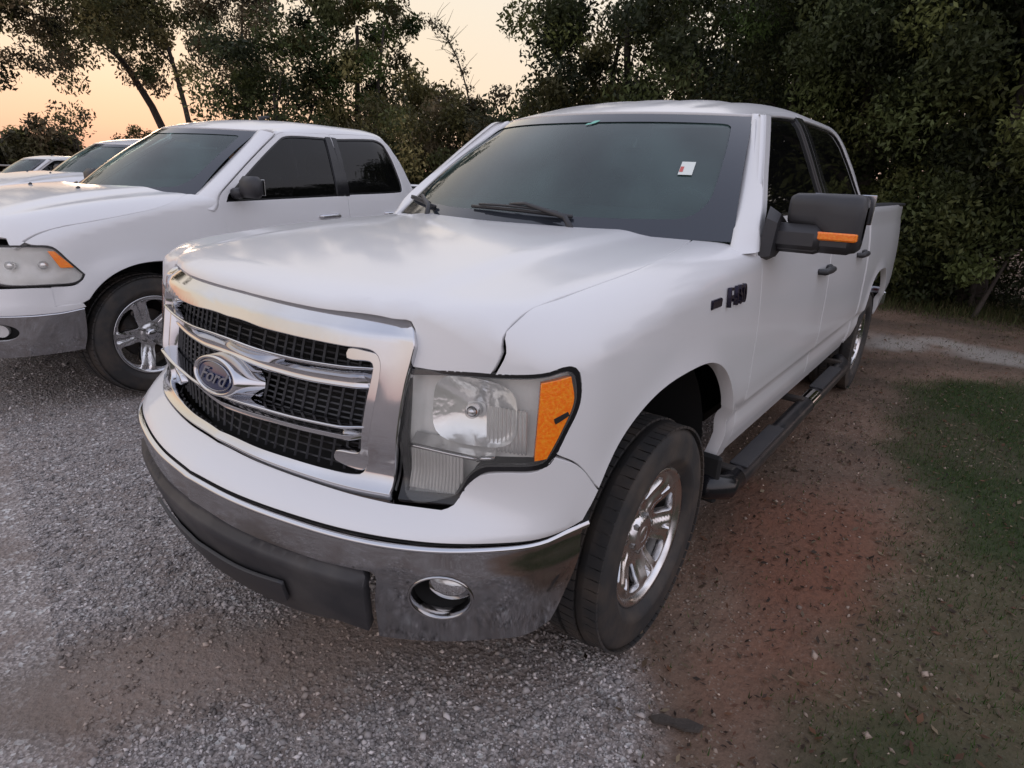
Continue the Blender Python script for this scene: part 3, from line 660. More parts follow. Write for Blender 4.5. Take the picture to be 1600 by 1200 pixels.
# ---------------------------------------------------------------- the near truck
def build_near():
    P=dict(F150); P.update(xcab=-2.955,zrock=.475,xroof=-2.76,xd0=-.612,dn=['front_door','rear_door'],handles=[(-1.62,1.13),(-2.62,1.14)],hmat='plastic',pl=[(-.603,1.345),(-.655,1.425),(-.91,1.655),(-1.168,1.892)],ribs=(-.42,-.21,0,.21,.42),
        rows=[.675,.682,.688,.693,.698,.703,.71,.718])
    B=Body(P); side,front,fender,hoodm=B.side,B.front,B.fender,B.hoodm; V0=B.cabprof() and B.V
    root=thing('pickup_truck','white crew-cab pickup truck in the foreground with chrome barred grille and black towing mirrors','pickup truck')
    ux=lambda x:float(B.u_of_x(x))
    arch=arch_pts(.04,.55,.585,0,.40)
    # ---- fender
    top=[]
    cut=[(.735,.822),(.720,.816),(.6818,.8145),(.564,.8273),(.367,.8435),(.132,.8464),(-.145,.8155),(-.510,.742)]
    ft=[B.inv_top(x,y) for x,y in cut[2:]]
    af=[(ux(x),z) for x,z in arch if x<.515 or z>.79][0:]
    af=[(u,z) for u,z in af if u>ux(.515)-.001]
    af=[q for q in af if q[1]>.475]
    fo=[(.931,1.088,1),(.980,1.093),(1.057,1.102),(1.111,1.1135),(1.132,1.097),(1.1365,1.025),(1.105,.957),(1.079,.911,1)]
    fo+=[(1.14,.875),(af[0][0],af[0][1],1)]+af[1:-1]+[(ux(-.50),.478,1),(ux(-.612),.478,1),(ux(-.612),1.295,1),(ux(-.54),1.345),(ux(-.50),float(B.inv_top(-.50,.80)[1]),1)]
    fo+=[(ft[-1][0],ft[-1][1],1)]+[tuple(q) for q in ft[::-1][1:]]+[(.9555,1.137),(.943,1.108)]
    fen=panel('fender','white',fender,path(fo,.02),sp=.026,gu=np.arange(.93,ux(-.62),.026),gv=np.arange(.46,1.6,.026),thick=.045,parent=root,mirror=True,e=.032)
    # ---- hood
    g,nx_,nz_=B.nose(); nz=lambda y:float(np.interp(abs(y),g,nz_)); nx=lambda y:float(np.interp(abs(y),g,nx_))
    pz=lambda y,z: nx(y)+(nz(y)-z)   # parameter whose height is z in front of the lip
    hf=[(pz(0,1.176),0),(pz(.317,1.177),.317),(pz(.54,1.178),.54),(pz(.590,1.1765),.590),(pz(.6105,1.140),.6105),(pz(.6045,1.0765),.6045,1),(pz(.702,1.079),.702),(pz(.800,1.088),.800,1),(pz(.808,1.108),.808),(pz(.816,1.137),.816),(pz(.812,1.152),.814)]
    hc=[(x-.004,y-.004) for x,y in cut[2:]]
    hb=[(-.50,.735,1),(-.424,.56),(-.30,.376),(-.235,.15),(-.215,0)]
    half=hf[1:]+hc[:-1]+hb[:-1]
    ho=path([hf[0]]+half+[hb[-1]]+[(p[0],-p[1],*p[2:]) for p in half[::-1]],.022)
    h=panel('hood','white',hoodm,ho,sp=.04,thick=.025,parent=root,e=.018,lift=.0)
    # ---- front cover under grille and lamps
    bc=[(0,.700),(.5,.700),(.9,.700),(1.1,.702),(ux(.556),.716,1),(af[0][0]-.003,af[0][1]-.006,1),(1.137,.868),(1.078,.900,1),(1.040,.866),(.956,.853),(.900,.838),(.868,.812),(.832,.764),(.80,.752,1),(.66,.748,1),(.43,.752),(.2,.755),(0,.756)]
    full=bc[1:-1]; q=path([bc[0]]+full+[bc[-1]]+[(-p[0],*p[1:]) for p in full[::-1]],.022)
    panel('bumper_cover','white',front,q,sp=.03,gv=np.unique(np.concatenate([np.arange(.70,.9,.018)])),thick=.03,parent=root,e=.010)
    # ---- chrome bumper with round fog lamp holes
    fd2=lambda u,z: front(u,z)
    hole=[(.805+.076*math.cos(t),.533+.076*math.sin(t)) for t in np.linspace(0,2*math.pi,28,endpoint=False)]
    bo=[(0,.678),(.5,.678),(.9,.674),(1.08,.672),(1.15,.680),(1.188,.690,1),(1.186,.55),(1.178,.42),(1.165,.37,1),(1.10,.358),(.94,.368),(.77,.362),(.612,.345,1),(.632,.50),(.647,.595),(.600,.600),(.40,.592),(.2,.600),(0,.610)]
    full=bo[1:-1]; q=path([bo[0]]+full+[bo[-1]]+[(-p[0],*p[1:]) for p in full[::-1]],.02)
    bump=panel('front_bumper','chrome_low',front,q,[hole,[(-a,b) for a,b in hole]],sp=.035,sv=.02,thick=.03,parent=root,e=.008,lift=.004)
    us=np.concatenate([-np.linspace(1.195,0,50)[:-1],np.linspace(0,1.195,50)]); vt=np.interp(np.abs(us),[0,.9,1.08,1.19,1.26],[.681,.677,.675,.690,.703])
    strip_on(front,us,vt,-.004,.010,.012,'bumper_top_edge','chrome',bump)
    strip_on(front,us,vt+.016,-.002,.012,-.018,'shadow_gap','liner',bump)
    # ---- black air dam
    do=[(0,.612),(.2,.602),(.4,.594),(.60,.602),(.632,.57,1),(.618,.45),(.600,.375,1),(.50,.385),(.46,.370),(.3,.335),(0,.315)]
    full=do[1:-1]; q=path([do[0]]+full+[do[-1]]+[(-p[0],*p[1:]) for p in full[::-1]],.02)
    dm=lambda u,z: front(u,z)+np.stack([.026*sstep(.59,.565,z)-.02*sstep(.45,.30,z),0*z,0*z],-1)
    dam=panel('air_dam','dam',dm,q,sp=.04,sv=.012,thick=.03,parent=root,e=.012,lift=.002)
    q=path([(-.30,.50,1),(-.30,.44),(-.2,.39),(.2,.39),(.36,.42),(.38,.50,1),(.2,.48),(-.1,.48)],.02)
    panel('lower_step_pad','plastic',dm,q,sp=.05,thick=.01,parent=dam,lift=.018)
    # licence plate recess (empty)
    # ---- fog lamps
    for s in (1,-1):
        c=front(np.array([.805]),np.array([.533]))[0]; n=fdn(front,np.array([.805]),np.array([.533]))[0]; Rm=Vector(n).to_track_quat('Y','Z').to_matrix()
        def fl(prof,n_=32):
            A=lathe(prof,n_); return np.array([[tuple(Rm@Vector(p)) for p in row] for row in A])+c
        f,=[grid('fog_lamp','liner',fl([(.079,-.002),(.076,-.10),(.0,-.105)])*[1,s,1],root,closed_u=True)]
        A=fl([(.054,-.030),(.055,-.060),(.035,-.078),(0,-.082)]); off=np.array([-.012,.022,.012]); grid('reflector','refl',(A+off)*[1,s,1],f,closed_u=True)
        grid('lens','lens',(fl([(.056,-.030),(.042,-.022),(.02,-.018),(0,-.017)])+off)*[1,s,1],f,closed_u=True)
        grid('ring','chrome_low',fl([(.075,.001),(.078,.004),(.081,.002),(.081,-.004),(.074,-.03)])*[1,s,1],f,closed_u=True)
    # ---- grille surround
    def zfit(u,zt):
        z=zt
        for _ in range(15): z+=zt-float(front(np.array([u]),np.array([z]))[0][2])
        return z
    az=lambda u,z: float(front(np.array([u]),np.array([z]))[0][2])
    lipz=lambda u,z: front(u,z)+np.stack([-.0*z,0*z,0*z],-1)
    go=[(0,1.167),(.25,1.162),(.45,1.151),(.60,1.141),(.672,1.130),(.693,1.106),(.684,1.08),(.664,1.00),(.656,.895),(.654,.80),(.654,.757,1),(.5,.757),(.25,.760),(0,.762)]
    gi=[(0,1.083),(.25,1.083),(.45,1.083),(.535,1.082),(.566,1.070),(.578,1.045),(.573,.96),(.568,.85),(.566,.800),(.552,.782),(.45,.776),(.2,.778),(0,.780)]
    ztop=az(.53,1.083); zbot=az(.53,.777); gi=[(u,zfit(u,ztop)) for u in (0,.12,.25,.35,.45,.535)]+gi[4:-3]+[(u,zfit(u,zbot)) for u in (.45,.3,.15,0)]
    sym=lambda L_: path([L_[0]]+L_[1:-1]+[L_[-1]]+[(-p[0],*p[1:]) for p in L_[1:-1][::-1]],.015)
    go=[(u,zfit(u,zt),*r) for u,zt,*r in ((0,1.166),(.25,1.166),(.45,1.165),(.60,1.163),(.668,1.152),(.690,1.128))]+go[6:]
    def gs(u,z):
        p=front(u,z); n=fdn(front,np.atleast_1d(u),np.atleast_1d(z),.01)
        a=np.abs(u); cr=.010*sstep(1.078,1.088,z)*(a<.58)+.010*np.clip((a-.58)/.02,0,1)*(z<1.10); tb=np.maximum(z-1.088,0); k=sstep(.40,.66,a); return p+n*(0*z+.008+.014*sstep(.95,1.06,z)*(1-k))[...,None]+np.stack([-.10*tb*(1-k)-.050*np.clip((p[...,2]-1.134)/.034,0,1)*(1-.6*sstep(.60,.69,a)),0*z,0*z],-1)
    sur=panel('grille_surround','chrome',gs,sym(go),[sym(gi)],sp=.03,sv=.009,thick=.045,parent=root,e=.004,lift=.010,lipr=.003)
    MB()
    # black backing and mesh
    gb=[(p[0]*1.01,p[1]) for p in gi]
    panel('grille_backing','liner',lambda u,z:front(u,z),sym([(p[0]+.004 if p[0] else 0,p[1]+(.004 if p[1]>.9 else -.004)) for p in gi]),sp=.05,thick=.01,parent=sur,lift=-.085)
    b=MB(); nn=lambda u,z: fdn(front,np.array([u]),np.array([z]))[0]
    for z in np.arange(.795,1.10,.0155):
        U=np.linspace(-.565,.565,41); Zz=np.array([zfit(abs(u),z) for u in U]); b.tube(front(U,Zz)-fdn(front,U,Zz)*.034,.0030,4,cap=False)
    for u in np.arange(-.55,.551,.044):
        Z=np.linspace(.785,1.078,6); b.tube(front(u+0*Z,Z)-fdn(front,u+0*Z,Z)*.030,.0042,4,cap=False)
    b.build('grille_mesh','plastic',sur)
    # two bars, each a recessed band between bright ridges, that swell round the emblem
    def bar(zt,zb,k):
        U=np.linspace(-.548,.548,81); a=np.abs(U); T=cr_interp([0,.12,.3,.42,.53,.56],zt,np.sqrt(a*a+.0009)-.02);Bt=cr_interp([0,.12,.3,.42,.53,.56],zb,np.sqrt(a*a+.0009)-.02)
        for _ in range(3):
            T[1:-1]=(T[:-2]+T[1:-1]*2+T[2:])/4;Bt[1:-1]=(Bt[:-2]+2*Bt[1:-1]+Bt[2:])/4
        T=np.array([zfit(abs(u),t) for u,t in zip(U,T)]); Bt=np.array([zfit(abs(u),t) for u,t in zip(U,Bt)]); prot=.018+.014*np.exp(-(U/.15)**2)-.030*sstep(.47,.548,a); A=[]
        for f,o in ((1,-.045),(1,-.006),(.985,.004),(.94,.006),(.86,.004),(.82,-.003),(.5,-.002),(.18,-.003),(.14,.004),(.06,.006),(.015,.004),(0,-.006),(0,-.045)):
            Z=Bt+(T-Bt)*f; A.append(front(U,Z)+fdn(front,U,Z)*(prot+o-.014+(f-.5)*.046)[:,None])
        return grid('grille_bar','chrome',np.array(A).transpose(1,0,2),sur)
    zl=.018
    e1,e2,e3,e4=[az(.53,v) for v in (1.036,.990,.900,.855)]
    e1+=.003; e2-=.010; e4-=.009
    bar([e1-.008,e1-.011,e1-.009,e1-.004,e1,e1],[e2-.006,e2-.011,e2-.010,e2-.004,e2,e2],0)
    bar([e3-.018,e3-.013,e3-.008,e3-.003,e3,e3],[e4-.016,e4-.012,e4-.008,e4-.003,e4,e4],1)
    for s in (1,-1):
        o=[(.440,1.073),(.50,1.074),(.558,1.066),(.570,1.045),(.566,.96),(.562,.82),(.552,.797),(.53,.792),(.45,.800),(.442,.809),(.446,.820),(.520,.826),(.533,.838),(.532,.95),(.540,1.040),(.525,1.053),(.44,1.053)]
        panel('grille_side_bracket','chrome',lambda u,z,s=s:front(u,z)*[1,s,1],path(o,.012),sp=.02,thick=.03,parent=sur,flip=s<0,lift=.002,e=.004,lipr=.004)
    # emblem
    ze=zfit(0,(e2+e3)/2-.018); c=front(np.array([0.]),np.array([ze]))[0]; n=fdn(front,np.array([0.]),np.array([ze]))[0]
    c=c+n*.040; up_=np.array([0,0,1.])-n*n[2]; up_/=np.linalg.norm(up_); yy=np.array([0,1.,0])
    def oval(rs):
        t=np.linspace(0,2*np.pi,48,endpoint=False); A=[]
        for a,bz,o in rs: A.append(c+np.outer(np.cos(t)*a,yy)+np.outer(np.sin(t)*bz,up_)+n*o)
        return np.array(A)
    em=grid('emblem','chrome',oval([(.140,.070,-.070),(.126,.062,-.03),(.116,.055,-.004),(.112,.052,.004),(.106,.047,.005),(.102,.044,.000)]),sur,closed_v=True)
    grid('emblem_field','emb',oval([(.103,.044,-.001),(.065,.03,.003),(.001,.001,.004)]),em,closed_v=True)
    grid('emblem_ring','letter',oval([(.094,.039,.003),(.093,.0385,.0055),(.090,.037,.0055),(.089,.0365,.003)]),em,closed_v=True)
    text('emblem_lettering','Ford',.056,'letter',em,frame(c+n*.007-up_*.002,yy,up_),.001,.45,1.25)
    # ---- head lamps
    lo=[(.672,1.038,1),(.805,1.056),(.929,1.070),(1.016,1.082),(1.062,1.090),(1.105,1.100),(1.121,1.088),(1.124,1.026),(1.095,.957),(1.060,.897),(1.036,.884),(.956,.872),(.905,.862),(.872,.836),(.832,.782,1),(.690,.772,1)]
    oo=[(.661,1.047,1),(.805,1.066),(.929,1.080),(1.016,1.091),(1.062,1.100),(1.110,1.112),(1.133,1.096),(1.136,1.024),(1.106,.953),(1.070,.886),(1.038,.872),(.956,.860),(.909,.849),(.880,.824),(.836,.766,1),(.676,.757,1)]
    def amberfn(u,z): return front(u,z)
    for s in (1,-1):
        f=lambda u,z,s=s:front(u,z)*[1,s,1]; fl=s<0
        hd=panel('headlight','plasticg',f,path(oo,.015),[path(lo,.015)],sp=.1,thick=.014,parent=root,flip=fl,e=.006,lift=.0)
        panel('lens','lens',f,path([(p[0]*1.0,p[1]) for p in lo],.015),sp=.04,thick=.006,parent=hd,flip=fl,lift=.002,e=.006)
        # housing tray behind the lens: deep in the middle
        def tray(u,z,s=s):
            p=front(u,z); d=.036*sstep(.672,.70,u)*(1-.7*sstep(1.00,1.10,u)); return (p-fdn(front,np.atleast_1d(u),np.atleast_1d(z),.01)*(.012+d)[...,None])*[1,s,1]
        panel('lamp_housing','lamphouse',tray,path(lo,.015),sp=.02,thick=.01,parent=hd,flip=fl,e=.006)
        # main reflector bowl
        A=[]
        for r in np.linspace(0,1,8):
            row=[]
            for t in np.linspace(0,2*np.pi,36,endpoint=False):
                cu,cz=np.cos(t),np.sin(t); k=(abs(cu)**3.5+abs(cz)**3.5)**(-1/3.5); u=.865+.118*r*cu*k; z=.980+.078*r*cz*k+.02*(u-.86)
                p=front(np.array([u]),np.array([z]))[0]-fdn(front,np.array([u]),np.array([z]))[0]*(.050-.034*r**2); row.append(p*[1,s,1])
            A.append(row)
        rf=grid('reflector','refl',np.array(A),hd,closed_v=True)
        cc=np.array(A)[0,0]; b=MB(); nn_=fdn(front,np.array([.865]),np.array([.977]))[0]*[1,s,1]; b.tube([cc,cc+nn_*.035,cc+nn_*.045],[.017,.017,.004],14); b.build('bulb','chrome',rf,smooth=True)
        # sloping shelf under the reflector and fluted outer mirror
        A=[front(np.array([u]),np.array([z]))[0]*[1,s,1]-fdn(front,np.array([u]),np.array([z]))[0]*[1,s,1]*d for u in (.69,.78,.87,.93) for z,d in ((.903,.034),(.880,.010))]
        grid('shelf','refl',np.array(A).reshape(4,2,3),hd)
        A=[]
        for i,u in enumerate(np.linspace(.905,1.010,61)):
            A.append([(front(np.array([u]),np.array([z]))[0]-fdn(front,np.array([u]),np.array([z]))[0]*(.020+.0045*math.sin(i*math.pi/3.)+.012*((z-.97)/.08)**2))*[1,s,1] for z in np.linspace(.892,1.0,5)])
        grid('fluted_mirror','refl',np.array(A),hd)
        A=[]
        for i,u in enumerate(np.linspace(.690,.850,97)):
            zt=.868 if u<.80 else .868; zb_=.780; 
            A.append([(front(np.array([u]),np.array([z]))[0]-fdn(front,np.array([u]),np.array([z]))[0]*(.013+.0040*math.sin(i*math.pi/3.)))*[1,s,1] for z in np.linspace(zb_+max(0,u-.828)*1.2,zt,4)])
        grid('park_lamp','refl',np.array(A),hd)
        b=MB(); U=np.linspace(.685,.885,12); b.tube(front(U,.874+0*U+.0*U)*[1,s,1]-fdn(front,U,.874+0*U)*[1,s,1]*.008,.0045,8); b.tube(np.array([front(np.array([u]),np.array([z]))[0]*[1,s,1] for u,z in ((.885,.874),(.90,.88),(.93,.885))])*1.0-nn_*.008,.006,8)
        b.build('divider','chrome',hd,smooth=True)
        am=[(1.045,1.074,1),(1.112,1.088,1),(1.118,1.030),(1.092,.965),(1.058,.901,1),(1.030,.895,1)]
        panel('turn_signal','amber',f,path(am,.012),sp=.012,thick=.02,parent=hd,flip=fl,lift=.0045,e=.004)
        q=[(1.075,.994,1),(1.105,1.008,1),(1.108,1.001,1),(1.078,.984,1)]
        panel('reflector_mark','liner',f,path(q,.01),sp=.02,thick=.003,parent=hd,flip=fl,lift=.0075)
    # ---- cab, doors, glass
    fd=[(-.615,.548,1),(-.615,1.20),(-.600,1.345),(-.66,1.42),(-1.175,1.895),(-1.25,1.925),(-1.755,1.935,1),(-1.770,1.42),(-1.770,.548,1)]
    rd=[(-1.778,.548,1),(-1.778,1.42),(-1.763,1.935,1),(-2.45,1.945),(-2.60,1.93),(-2.70,1.86),(-2.885,1.50),(-2.905,1.30),(-2.905,.62),(-2.885,.548,1)]
    fwn=[(-.665,1.375,1),(-.72,1.425),(-1.20,1.850),(-1.28,1.886),(-1.36,1.893),(-1.700,1.898,1),(-1.725,1.40,1),(-.93,1.40),(-.80,1.375)]
    rwn=[(-1.845,1.40,1),(-1.820,1.898,1),(-2.42,1.905),(-2.56,1.89),(-2.63,1.84),(-2.80,1.50),(-2.81,1.42),(-2.78,1.40)]
    fdw=fwn; cab_common(B,root,[fd,rd],[fwn,rwn],P)
    pillars(B,root,P,fd)
    # black B-pillar covers
    for s in (1,-1):
        q=[(-1.714,1.402,1),(-1.692,1.899,1),(-1.760,1.902,1),(-1.768,1.402,1)]
        panel('pillar_trim','plasticg',lambda x,v,s=s:side(x,v)*[1,s,1],path(q,.05),sp=.1,thick=.01,parent=root,flip=s>0,lift=.002)
        q=[(-1.780,1.402,1),(-1.766,1.902,1),(-1.830,1.899,1),(-1.856,1.402,1)]
        panel('pillar_trim','plasticg',lambda x,v,s=s:side(x,v)*[1,s,1],path(q,.05),sp=.1,thick=.01,parent=root,flip=s>0,lift=.002)
    w=windshield(B,root,P)
    # stickers
    for nm,mt,o in (('sticker','paper',[(.735,.43,1),(.795,.43,1),(.797,.53,1),(.737,.53,1)]),('red_print','redprint',[(.737,.45,1),(.752,.45,1),(.753,.49,1),(.738,.49,1)]),('green_sticker','green',[(.09,.852,1),(.15,.875),(.17,.905,1),(.13,.90),(.115,.875),(.10,.875)])):
        panel(nm,mt,B.ws,path(o,.02),sp=.1,thick=.001,parent=w,lift=.001 if nm!='red_print' else .002,edge=False)
    # cowl and wipers
    A=[]
    for y in np.linspace(-.84,.84,25):
        a=y/.878; xh=-.215-.285*(abs(y)/.74)**2; A.append([(xh+.03,y,float(B.H(xh+.03,y))-.035),(xh-.03,y,float(B.H(xh-.0,y))-.03),(-.30-.26*a*a,y,1.315),(-.36-.26*a*a,y,1.345)])
    grid('cowl','plastic',np.array(A),root)
    for (ya,yb_,ra,rb) in ((.36,-.20,.10,.12),(-.42,-.86,.09,.13)):
        pv=B.ws(np.array([(ya)/.85]),np.array([.02]))[0]+[.05,0,-.005]
        def W3(y,r,o=.02): 
            p=B.ws(np.array([y/.86]),np.array([r]))[0]; return p+np.array([.6,0,.8])*o
        b=MB(); b.tube([pv,W3(ya-.06,.06,.04),W3((ya*.55+yb_*.45),.12,.045),W3(ya*.4+yb_*.6,.13,.03)],[.013,.012,.008,.006],6)
        wp=b.build('wiper','plastic',root,smooth=True)
        b=MB(); ys=np.linspace(ya-.05,yb_,10); b.tube([W3(y,ra+(rb-ra)*i/9-.0,.012+.006*math.sin(i/9*math.pi)) for i,y in enumerate(ys)],.0075,6); b.tube([W3(y,ra+(rb-ra)*i/9,.024+.012*math.sin(i/9*math.pi)) for i,y in enumerate(ys[1:-1],1)],.005,6)
        b.build('wiper_blade','plastic',wp,smooth=True)
    # bed sides
    def bedm(x,v):
        u=B.u_of_x(x); X,Y,nx2,ny2=B.cont(u); i=B.inset(u,np.minimum(v,1.30),X)
        roll=.02*np.clip((v-1.385)/.03,0,1)**2
        return np.stack([x,Y-i-roll,v],-1)
    ar=[q for q in arch_pts(-3.66,.50,.545,0,.42) if q[1]>.50]
    o=[(-2.972,.50,1),(-2.972,1.412,1),(-4.90,1.418,1),(-4.925,1.30),(-4.925,.62,1),(-4.80,.58,1)]+[(x,z) for x,z in ar[::-1]]
    o=[(-2.972,1.412,1),(-2.972,.50,1)]+[(x,z,1 if i in(0,len(ar)-1) else 0) for i,(x,z) in enumerate(ar)]+[(-4.80,.56,1),(-4.925,.62,1),(-4.925,1.30),(-4.90,1.418,1)]
    panel('bed_side','white',bedm,path(o,.025),sp=.045,gv=np.unique(np.concatenate([np.arange(.5,1.42,.035),P['rows'][::2]])),thick=.04,parent=root,mirror=True,flip=True,e=.010)
    bed(root,B,-2.99,-4.90,1.412,.93)
    # badges on the fender
    for s in (1,-1):
        f=lambda x,v,s=s:side(x,v)*[1,s,1]
        x0,z0=-.325,1.158; p=side(np.array([x0]),np.array([z0]))[0]*[1,s,1]; n=-fdn(side,np.array([x0]),np.array([z0]))[0]*[1,s,1]
        xd=np.array([-1,0,0.])*s; yd=np.array([0,0,1.]); yd=yd-n*(n@yd); 
        t=text('model_badge','F-150',.088,'badge',root,frame(p+n*.008,xd,yd),.006,.1,.82)
        p=side(np.array([-.155]),np.array([1.155]))[0]*[1,s,1]; MB().box(p,(.085,.014,.030),bev=.004).build('trim_badge','badge',root)
    # towing mirrors
    for s in (1,):
        b=MB(); b.add(*[np.array([(-.585,.945,1.26),(-.60,.955,1.40),(-.66,.945,1.44),(-.82,.945,1.395),(-.80,.96,1.30),(-.66,.965,1.25),(-.61,.985,1.27),(-.62,.99,1.385),(-.67,.985,1.415),(-.79,.985,1.375),(-.78,.99,1.31),(-.67,.99,1.265)])*[1,s,1],[(6,7,8,9,10,11)]+[(i,(i+1)%6,(i+1)%6+6,i+6) for i in range(6)]])
        mr=b.build('wing_mirror','plastic',root)
        b=MB(); b.box((-.705,s*1.04,1.335),(.13,.20,.10),bev=.028); b.box((-.70,s*1.055,1.300),(.09,.14,.03),bev=.01); shade_auto(b.build('arm','plastic',mr),40)
        # shell: rounded box swept, wider on top
        A=[]
        for y,sc,dz in ((1.00,.30,0),(1.005,.82,0),(1.022,.97,0),(1.10,1,0),(1.17,1,0),(1.215,1.0,0),(1.232,.96,0),(1.243,.85,0),(1.247,.35,0)):
            row=[]; zlo=1.405 if y<1.09 else np.interp(y,[1.09,1.13],[1.40,1.292]); zlo=max(1.290,zlo) if y>1.09 else 1.375
            zc=(1.490+zlo)/2;hz=(1.490-zlo)/2
            for t in np.linspace(0,2*np.pi,24,endpoint=False):
                c_,s_=math.cos(t),math.sin(t); k=(abs(c_)**4+abs(s_)**4)**-.25
                row.append((-.735+ (.075 if c_>0 else .055)*c_*k*sc,s*y,zc+hz*s_*k*(sc if sc>.5 else .6)))
            A.append(row)
        hs=grid('housing','plastic',np.array(A),mr,closed_v=True,cap=True)
        b=MB(); b.box((-.725,s*1.148,1.333),(.135,.185,.085),bev=.026); shade_auto(b.build('lower_housing','plastic',mr),40)
        A=[]
        b=MB(); b.box((-.655,s*1.165,1.350),(.012,.15,.028),bev=.005); b.box((-.690,s*1.238,1.350),(.075,.010,.028),bev=.005); b.build('marker_lamp','amber',mr)
        MB().box((-.797,s*1.155,1.44),(.006,.20,.10),bev=.002).build('mirror_glass','chrome',mr)
    # step bars
    for s in (1,-1):
        yb=s*.988; b=MB(); xs=np.linspace(-.60,-2.80,12); b.tube(np.array([(-.46,yb-.05*s,.390),(-.52,yb,.377)]+[(x,yb,.368) for x in xs]+[(-2.85,yb-.01*s,.377),(-2.90,yb-.05*s,.39)]),.047,16)
        sb=b.build('step_bar','bar',root,smooth=True)
        for xc in (-.95,-2.30): MB().box((xc,yb,.415),(.55,.075,.012),bev=.004).build('step_pad','plastic',sb)
        b=MB(); b.tube([(-.435,yb-.07*s,.394),(-.46,yb-.045*s,.387),(-.52,yb,.376),(-.64,yb,.369)],[.045,.051,.0505,.0495],16); b.build('end_cap','plasticg',sb,smooth=True)
        b=MB(); b.tube([(-1.98,yb,.368),(-1.80,yb,.368)],.0485,16,cap=False); b.build('middle_band','chrome',sb,smooth=True)
        for xc in (-.62,-1.75,-2.75): MB().box((xc,s*.88,.41),(.05,.22,.03),bev=.005).build('bracket','frame',sb)
    for s in (1,-1): b=MB(); b.box((-.47,s*.90,.42),(.03,.16,.20),bev=.01); b.build('mud_flap','liner',root)
    liner(root,B,.03,.555,.44); liner(root,B,-3.66,.555,.44); chassis(root,.75,-4.7,-3.66); interior(root,-.78,.8,1.40)
    MB().box((.3,0,.98),(.8,1.4,.12)).build('engine_cover','liner',root)
    # radiator support behind the bumper
    MB().box((.62,0,.72),(.16,1.5,.50),bev=.03).build('radiator','liner',root)
    for s,x,st in ((1,.02,.0),(-1,.02,0),(1,-3.66,0),(-1,-3.66,0)): put_wheel(WF,root,x,s,.825,.388,spin=random.uniform(0,6),steer=st)
    return root
